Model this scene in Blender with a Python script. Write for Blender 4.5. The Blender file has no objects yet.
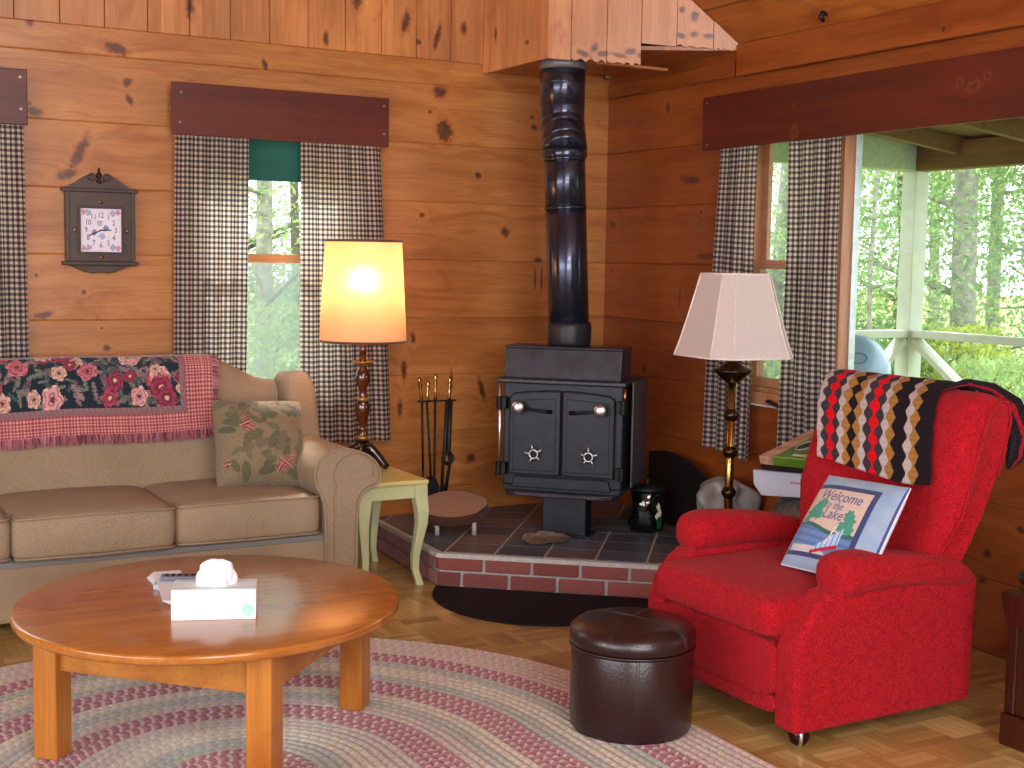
import bpy, bmesh, math, random
from mathutils import Vector, Matrix
R=math.radians; PI=math.pi; sin=math.sin; cos=math.cos
SC=bpy.context.scene; COL=SC.collection
random.seed(7)
# ------------------------------------------------------------------ camera (room frame: left wall is y=0, right wall is x=0)
CAM=Vector((-3.98704,-6.10473,1.45))
FWD=Vector((.48639632,.86887881,-.09202301)); RGT=Vector((.8732082,-.48706586,.01656165)); DWN=Vector((-.0304312,-.0884108,-.9956191)); F=1326.
def at(px,py,ax,v):
    r=FWD+RGT*((px-512)/F)+DWN*((py-384)/F)
    i='xyz'.index(ax); return CAM+r*((v-CAM[i])/r[i])
cd=bpy.data.cameras.new('camera'); cam=bpy.data.objects.new('camera',cd); COL.objects.link(cam)
cd.sensor_width=36; cd.lens=F/1024*36; cd.clip_end=200
M=Matrix((RGT.normalized(),(-DWN).normalized(),(-FWD).normalized())).transposed().to_4x4(); M.translation=CAM
cam.matrix_world=M; SC.camera=cam
# ------------------------------------------------------------------ materials
def lin(c):
    return tuple((x/255/12.92 if x/255<=.04045 else ((x/255+.055)/1.055)**2.4) for x in c)+(1,)
class NT:
    def __init__(s,name):
        s.m=bpy.data.materials.new(name); s.m.use_nodes=True; s.t=s.m.node_tree; s.t.nodes.clear()
        s.o=s.t.nodes.new('ShaderNodeOutputMaterial')
    def n(s,ty,ins=None,**pr):
        nd=s.t.nodes.new('ShaderNode'+ty)
        for k,v in pr.items(): setattr(nd,k,v)
        if ins:
            for k,v in ins.items():
                if isinstance(v,bpy.types.NodeSocket): s.t.links.new(v,nd.inputs[k])
                else: nd.inputs[k].default_value=v
        return nd
    def math(s,op,a,b=0.,c=None):
        d={0:a,1:b}
        if c is not None: d[2]=c
        return s.n('Math',d,operation=op).outputs[0]
    def mix(s,f,a,b,bt='MIX'):
        nd=s.n('Mix',None,data_type='RGBA',blend_type=bt)
        for k,v in ((0,f),(6,a),(7,b)):
            if isinstance(v,bpy.types.NodeSocket): s.t.links.new(v,nd.inputs[k])
            else: nd.inputs[k].default_value=v
        return nd.outputs[2]
    def ramp(s,f,stops,interp='LINEAR'):
        nd=s.n('ValToRGB',{0:f}); cr=nd.color_ramp; cr.interpolation=interp
        while len(cr.elements)<len(stops): cr.elements.new(.5)
        for e,(p,c) in zip(cr.elements,stops): e.position=p; e.color=c
        return nd.outputs[0]
    def noise(s,vec,scale,detail=3.,rough=.5,dist=0.):
        return s.n('TexNoise',{'Vector':vec,'Scale':scale,'Detail':detail,'Roughness':rough,'Distortion':dist}).outputs[0]
    def obj(s): return s.n('TexCoord').outputs['Object']
    def uv(s): return s.n('TexCoord').outputs['UV']
    def sep(s,v):
        nd=s.n('SeparateXYZ',{0:v}); return nd.outputs[0],nd.outputs[1],nd.outputs[2]
    def comb(s,x=0.,y=0.,z=0.): return s.n('CombineXYZ',{0:x,1:y,2:z}).outputs[0]
    def bsdf(s,col,rough=.5,metal=0.,bump=None,bs=.3,bd=.01,**kw):
        b=s.n('BsdfPrincipled',{'Base Color':col,'Roughness':rough,'Metallic':metal,**kw})
        if bump is not None:
            bn=s.n('Bump',{'Strength':bs,'Distance':bd,'Height':bump}); s.t.links.new(bn.outputs[0],b.inputs['Normal'])
        s.t.links.new(b.outputs[0],s.o.inputs[0]); return b
def plain(name,c,rough=.5,metal=0.,var=.12,ns=30.,bs=.1,**kw):
    t=NT(name); v=t.obj(); nz=t.noise(v,ns,4.)
    c=lin(c); a=tuple(x*(1-var) for x in c[:3])+(1,); b=tuple(min(1,x*(1+var)) for x in c[:3])+(1,)
    t.bsdf(t.ramp(nz,[(.3,a),(.7,b)]),rough,metal,bump=nz,bs=bs,bd=.003,**kw); return t.m
def wood(name,c_lo,c_hi,along='x',across='z',pitch=None,off=0.,knots=(),rough=.38,tone=.25,gs=1.,coat=.25,fine=.35,seam=0.):
    t=NT(name); xyz=dict(zip('xyz',t.sep(t.obj())))
    u=xyz[along]; w=xyz[across]; third=xyz[[k for k in 'xyz' if k not in (along,across)][0]]
    rnd=None
    if pitch:
        pid=t.math('FLOOR',t.math('DIVIDE',t.math('SUBTRACT',w,off),pitch))
        rnd=t.n('TexWhiteNoise',{'W':t.math('ADD',pid,.37)},noise_dimensions='1D').outputs[0]
        uu=t.math('ADD',u,t.math('MULTIPLY',rnd,37.))
    else: uu=u
    d=None
    if knots:
        base=t.comb(u,w,0.)
        for (kx,kz,rx,rz,an) in knots:
            mp=t.n('Mapping',{'Vector':base,'Location':(kx,kz,0),'Rotation':(0,0,an),'Scale':(rx,rz,1)},vector_type='TEXTURE').outputs[0]
            ln=t.n('VectorMath',{0:mp},operation='LENGTH').outputs['Value']
            d=ln if d is None else t.math('MINIMUM',d,ln)
        wob=t.noise(base,34.,4.,.65); d=t.math('MULTIPLY',t.math('ADD',d,t.math('MULTIPLY',t.math('SUBTRACT',wob,.5),2.2)),1.); d=t.math('MAXIMUM',d,0.)
        ww=t.math('ADD',w,t.math('MULTIPLY',t.math('EXPONENT',t.math('MULTIPLY',d,-.6)),.06))
    else: ww=w
    g=t.noise(t.comb(t.math('MULTIPLY',uu,1.1*gs),t.math('MULTIPLY',ww,13.*gs),t.math('MULTIPLY',third,13.*gs)),1.,6.,.6,.6)
    f2=t.noise(t.comb(t.math('MULTIPLY',uu,5.*gs),t.math('MULTIPLY',ww,120.*gs),t.math('MULTIPLY',third,120.*gs)),1.,3.,.5)
    big=t.noise(t.comb(uu,ww,third),1.7,2.)
    k=t.math('ADD',t.math('MULTIPLY',g,1-fine),t.math('MULTIPLY',f2,fine))
    col=t.ramp(k,[(.28,lin(c_lo)),(.5,tuple((a+b)/2 for a,b in zip(lin(c_lo),lin(c_hi)))),(.72,lin(c_hi))])
    tn=t.math('ADD',1-tone*.9,t.math('MULTIPLY',big,tone*1.8))
    if rnd is not None: tn=t.math('MULTIPLY',tn,t.math('ADD',1-tone*.35,t.math('MULTIPLY',rnd,tone*.7)))
    col=t.mix(1.,col,t.n('CombineColor',{0:tn,1:tn,2:tn}).outputs[0],'MULTIPLY')
    fig=t.noise(t.comb(t.math('MULTIPLY',uu,1.6),t.math('MULTIPLY',ww,5.),third),1.3,3.,.6,1.5)
    col=t.mix(t.ramp(fig,[(.52,(0,0,0,1)),(.68,(.55,.55,.55,1))]),col,tuple(q*p for q,p in zip(lin(c_lo),(1.05,.8,.6,1))))
    if seam:
        sm_=t.math('LESS_THAN',t.math('FRACT',t.math('DIVIDE',t.math('SUBTRACT',w,off),pitch)),seam); col=t.mix(t.math('MULTIPLY',sm_,.6),col,lin((50,24,10)))
    if knots:
        halo=t.ramp(d,[(.0,(1,1,1,1)),(.9,(1,1,1,1)),(2.2,(0,0,0,1))] if False else [(0.,(1,1,1,1)),(.55,(.0,.0,.0,1))])
        dn=t.math('DIVIDE',d,3.)
        kc=t.ramp(dn,[(.0,lin((84,44,30))),(.12,lin((58,28,20))),(.22,lin((104,52,30))),(.28,lin((70,32,20))),(.36,lin((150,78,40))),(.7,lin(c_hi))])
        fac=t.ramp(dn,[(.0,(.9,.9,.9,1)),(.26,(.85,.85,.85,1)),(.36,(.45,.45,.45,1)),(.9,(0,0,0,1))])
        col=t.mix(fac,col,kc)
    t.bsdf(col,rough,0.,bump=k,bs=.12,bd=.004,**{'Coat Weight':coat,'Coat Roughness':.25}); return t.m
def fabric(name,c,var=.15,weave=420.,bs=.35,rough=.9,blotch=6.,sheen=.3):
    t=NT(name); v=t.obj(); n1=t.noise(v,blotch,3.); n2=t.noise(v,weave,2.)
    x,y,z=t.sep(v)
    c=lin(c); a=tuple(q*(1-var) for q in c[:3])+(1,); b=tuple(min(1,q*(1+var)) for q in c[:3])+(1,)
    k=t.math('ADD',t.math('MULTIPLY',n1,.2),t.math('MULTIPLY',n2,.8))
    t.bsdf(t.ramp(k,[(.38,a),(.62,b)]),rough,0.,bump=n2,bs=bs,bd=.004,**{'Sheen Weight':sheen,'Specular IOR Level':.2}); return t.m
def attr_mat(name,rough=.85,noise_s=300.,bs=.2,tr=0.,sheen=.2,spec=.25):
    t=NT(name); a=t.n('Attribute',attribute_name='Col').outputs[0]; nz=t.noise(t.obj(),noise_s,3.)
    col=t.mix(1.,a,t.ramp(nz,[(.3,(.82,.82,.82,1)),(.7,(1.08,1.08,1.08,1))]),'MULTIPLY')
    t.bsdf(col,rough,0.,bump=nz,bs=bs,bd=.003,**{'Sheen Weight':sheen,'Specular IOR Level':spec}); return t.m
# ------------------------------------------------------------------ mesh building
class MB:
    def __init__(s): s.v=[]; s.f=[]; s.uv={}; s.col={}
    def poly(s,pts,uv=None,c=None):
        b=len(s.v); s.v+= [tuple(p) for p in pts]; s.f.append(tuple(range(b,b+len(pts))))
        if c: s.col[len(s.f)-1]=c
    def box(s,a,b,M=None,c=None):
        x0,y0,z0=a; x1,y1,z1=b
        P=[(x0,y0,z0),(x1,y0,z0),(x1,y1,z0),(x0,y1,z0),(x0,y0,z1),(x1,y0,z1),(x1,y1,z1),(x0,y1,z1)]
        if M is not None: P=[tuple(M@Vector(p)) for p in P]
        k=len(s.v); s.v+=P
        for f in ((0,3,2,1),(4,5,6,7),(0,1,5,4),(1,2,6,5),(2,3,7,6),(3,0,4,7)):
            s.f.append(tuple(k+i for i in f))
            if c: s.col[len(s.f)-1]=c
        return s
    def bar(s,p,q,w,h=None,up=(0,0,1)):
        p=Vector(p);q=Vector(q); h=h or w; d=(q-p); L=d.length; z=d.normalized(); x=Vector(up).cross(z)
        if x.length<1e-4: x=Vector((1,0,0))
        x.normalize(); y=z.cross(x); Mx=Matrix((x,y,z)).transposed().to_4x4(); Mx.translation=p
        return s.box((-w/2,-h/2,0),(w/2,h/2,L),Mx)
    def prism(s,poly,M,t,c=None):
        # poly in local xy, extruded local z 0..t
        n=len(poly); k=len(s.v)
        s.v+=[tuple(M@Vector((x,y,0))) for x,y in poly]+[tuple(M@Vector((x,y,t))) for x,y in poly]
        s.f.append(tuple(k+i for i in reversed(range(n)))); s.f.append(tuple(k+n+i for i in range(n)))
        for i in range(n):
            j=(i+1)%n; s.f.append((k+i,k+j,k+n+j,k+n+i))
        if c:
            for i in range(n+2): s.col[len(s.f)-1-i]=c
        return s
    def tube(s,pts,rad,seg=10,cap=True):
        pts=[Vector(p) for p in pts]; n=len(pts); rad=rad if hasattr(rad,'__len__') else [rad]*n
        k=len(s.v); up=None
        for i,p in enumerate(pts):
            d=(pts[min(i+1,n-1)]-pts[max(i-1,0)]).normalized()
            if up is None:
                up=Vector((0,0,1)) if abs(d.z)<.9 else Vector((1,0,0))
            x=up.cross(d).normalized(); up=d.cross(x).normalized()
            for j in range(seg):
                a=2*PI*j/seg; s.v.append(tuple(p+x*cos(a)*rad[i]+up*sin(a)*rad[i]))
        for i in range(n-1):
            for j in range(seg):
                a=k+i*seg+j; b=k+i*seg+(j+1)%seg; s.f.append((a,b,b+seg,a+seg))
        if cap:
            s.f.append(tuple(k+j for j in reversed(range(seg)))); s.f.append(tuple(k+(n-1)*seg+j for j in range(seg)))
        return s
    def lathe(s,prof,c=(0,0,0),seg=24,M=None,rot=0.):
        k=len(s.v); c=Vector(c)
        for r,z in prof:
            for j in range(seg):
                a=2*PI*j/seg+rot; p=Vector((max(r,1e-4)*cos(a),max(r,1e-4)*sin(a),z))
                if M is not None: p=M@p
                s.v.append(tuple(p+c))
        n=len(prof)
        for i in range(n-1):
            for j in range(seg):
                a=k+i*seg+j; b=k+i*seg+(j+1)%seg; s.f.append((a,b,b+seg,a+seg))
        s.f.append(tuple(k+j for j in reversed(range(seg)))); s.f.append(tuple(k+(n-1)*seg+j for j in range(seg)))
        return s
    def sq(s,c,r,e1=.35,e2=.35,nu=28,nv=16,M=None):
        # superellipsoid: rounded, slightly bulging block
        k=len(s.v); sp=lambda x,e: math.copysign(abs(x)**e,x)
        for i in range(nv+1):
            ph=-PI/2+PI*i/nv
            for j in range(nu):
                th=2*PI*j/nu
                p=Vector((r[0]*sp(cos(ph),e1)*sp(cos(th),e2),r[1]*sp(cos(ph),e1)*sp(sin(th),e2),r[2]*sp(sin(ph),e1)))
                if M is not None: p=M@p
                s.v.append(tuple(p+Vector(c)))
        for i in range(nv):
            for j in range(nu):
                a=k+i*nu+j; b=k+i*nu+(j+1)%nu; s.f.append((a,b,b+nu,a+nu))
        return s
    def grid(s,fn,nu,nv,cf=None,closed_u=False):
        k=len(s.v)
        for j in range(nv+1):
            for i in range(nu+1):
                s.v.append(tuple(fn(i/nu,j/nv)))
        for j in range(nv):
            for i in range(nu):
                a=k+j*(nu+1)+i; s.f.append((a,a+1,a+nu+2,a+nu+1))
                s.uv[len(s.f)-1]=((i/nu,j/nv),((i+1)/nu,j/nv),((i+1)/nu,(j+1)/nv),(i/nu,(j+1)/nv))
                if cf: s.col[len(s.f)-1]=cf((i+.5)/nu,(j+.5)/nv)
        return s
def tag(o,label=None,cat=None,group=None,kind=None):
    if label: o['label']=label
    if cat: o['category']=cat
    if group: o['group']=group
    if kind: o['kind']=kind
    return o
def part(name,mb,mat,parent=None,smooth=False,bevel=0.,sub=0,solid=0.,loc=None,seg=2,weld=False):
    me=bpy.data.meshes.new(name); me.from_pydata(mb.v,[],mb.f)
    if mb.uv:
        l=me.uv_layers.new(name='UVMap')
        for p in me.polygons:
            u=mb.uv.get(p.index)
            if u:
                for q,li in enumerate(p.loop_indices): l.data[li].uv=u[q]
    if mb.col:
        ca=me.color_attributes.new('Col','FLOAT_COLOR','CORNER')
        for p in me.polygons:
            c=mb.col.get(p.index,(.5,.5,.5,1))
            for li in p.loop_indices: ca.data[li].color=c
    me.validate()
    if not mb.uv and not mb.col:
        bm=bmesh.new(); bm.from_mesh(me); 
        if smooth or weld: bmesh.ops.remove_doubles(bm,verts=bm.verts,dist=1e-5)
        bmesh.ops.recalc_face_normals(bm,faces=bm.faces); bm.to_mesh(me); bm.free()
    if smooth:
        for p in me.polygons: p.use_smooth=True
    me.materials.append(mat)
    o=bpy.data.objects.new(name,me); COL.objects.link(o)
    if parent is not None:
        o.parent=parent
        if parent.type=='EMPTY' or True: o.matrix_parent_inverse=world(parent).inverted()
    if solid: q=o.modifiers.new('s','SOLIDIFY'); q.thickness=solid; q.offset=0
    if bevel: q=o.modifiers.new('b','BEVEL'); q.width=bevel; q.segments=seg; q.limit_method='ANGLE'; q.angle_limit=R(35); q.harden_normals=False
    if sub: q=o.modifiers.new('u','SUBSURF'); q.levels=sub; q.render_levels=sub
    return o
def world(o):
    m=o.matrix_basis
    return m if o.parent is None else world(o.parent)@o.matrix_parent_inverse@m
def thing(name,loc,label,cat,group=None,kind=None,rz=0.):
    o=bpy.data.objects.new(name,None); COL.objects.link(o); o.location=loc; o.rotation_euler=(0,0,rz); o.empty_display_size=.05
    if kind!='structure' or label: tag(o,label,cat,group)
    if kind: o['kind']=kind
    return o
def text_mb(txt,size,ext=.0004):
    cu=bpy.data.curves.new('tmp','FONT'); cu.body=txt; cu.size=size; cu.extrude=ext; cu.align_x='CENTER'; cu.align_y='CENTER'; cu.resolution_u=3
    o=bpy.data.objects.new('tmp',cu); COL.objects.link(o)
    dg=bpy.context.evaluated_depsgraph_get(); me=bpy.data.meshes.new_from_object(o.evaluated_get(dg))
    mb=MB(); mb.v=[tuple(v.co) for v in me.vertices]; mb.f=[tuple(p.vertices) for p in me.polygons]
    bpy.data.objects.remove(o); bpy.data.curves.remove(cu); bpy.data.meshes.remove(me); return mb
def xf(mb,fn): mb.v=[tuple(fn(Vector(v))) for v in mb.v]; return mb
def T(x,y,z,rz=0.,rx=0.,ry=0.): return Matrix.Translation((x,y,z))@Matrix.Rotation(rz,4,'Z')@Matrix.Rotation(ry,4,'Y')@Matrix.Rotation(rx,4,'X')
# planes for prisms: local xy -> world, extrude along local z
def PX(x): return Matrix(((0,0,1,x),(1,0,0,0),(0,1,0,0),(0,0,0,1)))     # (a,b)->(y,z), extrude +x
def PY(y): return Matrix(((1,0,0,0),(0,0,1,y),(0,1,0,0),(0,0,0,1)))     # (a,b)->(x,z), extrude +y
def PZ(z): return Matrix.Translation((0,0,z))

# ------------------------------------------------------------------ pine shell
P=.2925; PO=-.0125
knL=[(-2.617,2.364,.05,.022,-.35),(-2.976,2.441,.016,.02,0),(-2.562,2.22,.022,.016,.6),(-2.554,2.141,.012,.026,.5),(-2.961,2.061,.028,.018,0),(-2.775,1.90,.02,.075,-.45),(-2.83,1.80,.04,.02,.3),
 (-1.013,2.293,.035,.03,.1),(-.975,2.11,.028,.05,.5),(-.99,2.09,.03,.05,.55),(-.79,1.89,.016,.018,0),(-1.067,2.19,.009,.009,0),(-1.927,2.349,.012,.022,.3),(-2.94,1.18,.04,.014,.15),
 (-2.667,1.031,.015,.013,0),(-2.677,.968,.006,.006,0),(-2.69,1.12,.006,.006,0),(-2.765,1.283,.010,.010,0),(-2.968,1.356,.007,.008,0),(-.627,1.602,.022,.022,0),(-1.106,1.676,.014,.012,0),
 (-.463,2.154,.018,.014,0),(-.476,2.205,.012,.008,.3),(-1.149,1.055,.012,.024,.3),(-1.197,.894,.014,.05,0),(-.808,.421,.022,.022,0),(-1.218,.70,.014,.04,0),(-.42,1.46,.03,.010,0),(-.44,1.36,.006,.05,0),(-.40,1.36,.006,.06,0),(-.93,.83,.008,.05,0),(-.75,.78,.014,.06,.3),(-1.9,1.3,.03,.02,0),(-3.6,1.6,.03,.02,0),(-.2,.9,.02,.03,.2)]
knR=[(-.547,2.234,.018,.028,0),(-.06,1.661,.035,.018,.3),(-.846,1.706,.012,.014,0),(-.846,1.66,.005,.035,0),(-.749,1.865,.09,.022,.05),(-.93,1.49,.13,.016,0),(-.071,1.407,.014,.012,0),(-.692,1.29,.007,.06,0),
 (-2.68,.378,.022,.018,0),(-2.826,.50,.02,.014,.4),(-2.663,.275,.018,.018,0),(-2.626,.091,.016,.018,0),(-2.379,2.363,.012,.012,0),(-.4,.9,.02,.03,0),(-.5,.45,.02,.02,0),(-1.18,.41,.012,.03,0),(-2.9,.12,.02,.02,0)]
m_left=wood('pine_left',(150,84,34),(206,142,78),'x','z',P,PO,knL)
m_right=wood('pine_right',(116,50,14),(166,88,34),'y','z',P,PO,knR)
gk=[(-1.20,2.62,.02,.05,-.2),(-1.13,2.53,.014,.012,0),(-1.03,2.56,.014,.06,-.3),(-.88,2.62,.016,.03,0),(-2.28,2.58,.016,.06,0),(-1.62,2.5,.012,.03,0),(-2.03,2.44,.02,.012,0),(-.72,2.66,.014,.03,0),(-1.46,2.7,.02,.05,0)]
def vwood(name,along_ax): return wood(name,(168,104,60),(214,156,108),'z',along_ax,.19,.06,[],tone=.55)
m_gable=vwood('pine_gable','x')
# gable knots need (z,x) order
m_gable=wood('pine_gable',(166,98,50),(214,150,92),'z','x',.19,.06,[(b,a,rb,ra,-c) for a,b,ra,rb,c in gk],tone=.6)
m_ceil=wood('pine_ceiling',(132,66,22),(184,112,50),'y','x',.15,0,[(-1.6,-.25,.03,.012,0),(-2.2,-.12,.02,.01,0)],tone=.7,seam=.035)
m_trim=wood('pine_trim',(172,114,76),(204,150,110),'z','y',None,0,[],tone=.2)
m_trimx=wood('pine_sash',(176,112,62),(214,158,104),'x','z',None,0,[],tone=.2)
m_sashy=wood('pine_sash_y',(184,130,90),(216,166,124),'y','z',None,0,[],tone=.2)
m_red=wood('redwood_stain',(68,17,8),(104,34,17),'x','z',None,0,[],rough=.45,tone=.2,coat=.15,fine=.25)
m_redR=wood('redwood_stain_right',(68,17,8),(104,34,17),'y','z',None,0,[(-2.53,2.14,.012,.012,0),(-2.60,2.12,.022,.014,-.3),(-2.66,2.15,.010,.012,0),(-1.62,2.03,.016,.02,0),(-1.61,2.14,.007,.008,0)],rough=.45,tone=.2,coat=.15,fine=.25)
m_out=plain('exterior_board',(120,110,90),.8)
TH=.13
def plank_wall(mb,ax,u0,u1,z1,ops,face,sgn):
    # ax 'x': wall along x at y=face, body towards +y*sgn ; ax 'y': wall along y at x=face
    c=.0045; k=0; z=PO
    while z<z1-1e-4:
        za,zb=max(z,0),min(z+P,z1); zs=sorted({za,zb,*[q for o in ops for q in o[2:4] if za<q<zb]})
        for a,b in zip(zs,zs[1:]):
            iv=[(u0,u1)]
            for o in ops:
                if o[2]<b-1e-5 and o[3]>a+1e-5:
                    nv=[]
                    for p,q in iv:
                        if o[0]>p: nv.append((p,min(q,o[0])))
                        if o[1]<q: nv.append((max(p,o[1]),q))
                    iv=[i for i in nv if i[1]-i[0]>1e-4]
            cl=c if a==za else 0; ch=c if b==zb else 0
            for p,q in iv:
                pr=[(0,a+cl),(0,b-ch)]+([(c,b)] if ch else [])+[(TH,b),(TH,a)]+([(c,a)] if cl else [])
                n=len(pr); kk=len(mb.v)
                for uu in (p,q):
                    for dd,zz in pr: mb.v.append((uu,face+sgn*dd,zz) if ax=='x' else (face+sgn*dd,uu,zz))
                mb.f.append(tuple(kk+i for i in range(n))); mb.f.append(tuple(kk+n+i for i in reversed(range(n))))
                for i in range(n): j=(i+1)%n; mb.f.append((kk+i,kk+n+i,kk+n+j,kk+j))
        z+=P
W2=(-2.27,-1.47,.78,2.12); W1=(-4.6,-3.14,.78,2.12)
W3=(-1.86,-1.33,.87,2.10); W4=(-4.3,-1.90,.84,2.10)
W3=(-1.80,at(769,200,'x',.08).y+.062,.87,2.10); W4=(-4.3,at(856,250,'x',.103).y+.037,.84,2.10)
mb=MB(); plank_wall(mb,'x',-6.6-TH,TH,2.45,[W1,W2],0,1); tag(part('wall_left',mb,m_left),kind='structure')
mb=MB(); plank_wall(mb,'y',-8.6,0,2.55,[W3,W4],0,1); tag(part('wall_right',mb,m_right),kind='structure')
WB=(-5.6,-2.0,.7,2.2); WS=(-7.0,-2.2,.7,2.1)
mb=MB(); plank_wall(mb,'x',-6.6-TH,TH,2.45,[WB],-8.6,-1); tag(part('wall_front',mb,m_left),kind='structure')
mb=MB(); plank_wall(mb,'y',-8.6,0,2.55,[WS],-6.6,-1); tag(part('wall_side',mb,m_right),kind='structure')
# gable boards above the ledge, clipped by the roof pitch
PITCH=1.02
def roofz(x): return 2.475+PITCH*min(-x,6.6+x)
for nm,yy,sg in (('wall_gable',.006,1),('wall_gable_front',-8.6,-1)):
    mb=MB(); x=-6.6
    xs=[-6.65+.19*i for i in range(36)]
    for a,b in zip(xs,xs[1:]):
        a2,b2=max(a,-6.6)+.0015,min(b,0)-.0015
        if b2<=a2: continue
        pl=[(a2,2.45),(b2,2.45),(b2,roofz(b2))]+([(-3.3,roofz(-3.3))] if a2<-3.3<b2 else [])+[(a2,roofz(a2))]
        mb.prism(pl,PY(yy) if sg>0 else PY(yy-TH+.02),TH-.02)
    tag(part(nm,mb,m_gable,bevel=.003,seg=1),kind='structure')
mb=MB()
n=22; wbd=3.3*1.0/n
for side in (0,1):
    for i in range(n):
        a=-3.3*i/n; b=-3.3*(i+1)/n
        if side: a,b=-6.6-a,-6.6-b
        za,zb=2.475+PITCH*3.3*i/n,2.475+PITCH*3.3*(i+1)/n
        d=.004
        mb.prism([(a,za),(b,zb),(b,zb+.1),(a,za+.1)] ,PY(-8.75),9.0)
tag(part('ceiling',mb,m_ceil,bevel=.004,seg=1),kind='structure')
# floor: parquet squares of narrow fingers
t=NT('parquet'); x,y,z=t.sep(t.obj()); S=.165
fu=t.math('FLOOR',t.math('DIVIDE',x,S)); fv=t.math('FLOOR',t.math('DIVIDE',y,S))
par=t.math('ABSOLUTE',t.math('MODULO',t.math('ADD',fu,fv),2.)); par=t.math('GREATER_THAN',par,.5)
sel=t.math('ADD',t.math('MULTIPLY',x,par),t.math('MULTIPLY',y,t.math('SUBTRACT',1.,par)))
oth=t.math('ADD',t.math('MULTIPLY',y,par),t.math('MULTIPLY',x,t.math('SUBTRACT',1.,par)))
fi=t.math('FLOOR',t.math('DIVIDE',sel,S/5)); 
rn=t.n('TexWhiteNoise',{'Vector':t.comb(fi,t.math('FLOOR',t.math('DIVIDE',oth,S)),par)},noise_dimensions='3D').outputs[0]
rt=t.n('TexWhiteNoise',{'Vector':t.comb(fu,fv,3.)},noise_dimensions='3D').outputs[0]
gr=t.noise(t.comb(t.math('MULTIPLY',sel,140.),t.math('MULTIPLY',oth,9.),rn),1.,4.)
k=t.math('ADD',t.math('MULTIPLY',rn,.40),t.math('ADD',t.math('MULTIPLY',gr,.35),t.math('MULTIPLY',rt,.25)))
col=t.ramp(k,[(.15,lin((146,114,60))),(.5,lin((190,154,90))),(.85,lin((220,190,124)))])
e1=t.math('ABSOLUTE',t.math('SUBTRACT',t.math('FRACT',t.math('DIVIDE',sel,S/5)),.5)); e2=t.math('ABSOLUTE',t.math('SUBTRACT',t.math('FRACT',t.math('DIVIDE',oth,S)),.5))
ed=t.math('MAXIMUM',t.math('GREATER_THAN',e1,.47),t.math('GREATER_THAN',e2,.492))
col=t.mix(t.math('MULTIPLY',ed,.5),col,lin((62,40,20)))
t.bsdf(col,.33,0.,bump=t.math('SUBTRACT',1.,ed),bs=.15,bd=.002,**{'Coat Weight':.25,'Coat Roughness':.2}); m_floor=t.m
mb=MB().box((-6.6-TH,-8.6-TH,-.12),(TH,TH,0)); tag(part('floor',mb,m_floor),kind='structure')

# ------------------------------------------------------------------ windows
t=NT('glass'); tr=t.n('BsdfTransparent',{0:(.96,.98,.97,1)}); gl=t.n('BsdfGlossy',{'Color':(1,1,1,1),'Roughness':.02})
fr=t.n('LayerWeight',{'Blend':.12}).outputs['Fresnel']; mx=t.n('MixShader',{0:fr}); t.t.links.new(tr.outputs[0],mx.inputs[1]); t.t.links.new(gl.outputs[0],mx.inputs[2]); t.t.links.new(mx.outputs[0],t.o.inputs[0]); m_glass=t.m
t=NT('insect_screen'); tr=t.n('BsdfTransparent',{0:(1,1,1,1)}); df=t.n('BsdfDiffuse',{0:lin((150,156,160))}); df2=t.n('BsdfTranslucent',{0:lin((170,176,180))}); a_=t.n('MixShader',{0:.5,1:df.outputs[0],2:df2.outputs[0]}); mx=t.n('MixShader',{0:.32,1:tr.outputs[0],2:a_.outputs[0]}); t.t.links.new(mx.outputs[0],t.o.inputs[0]); m_screen=t.m
m_alu=plain('aluminium_strip',(190,196,200),.35,.6)
m_black=plain('black_metal',(22,22,24),.4,.3)
m_green=plain('shade_green',(22,92,84),.8,0,.08,8)
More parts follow.
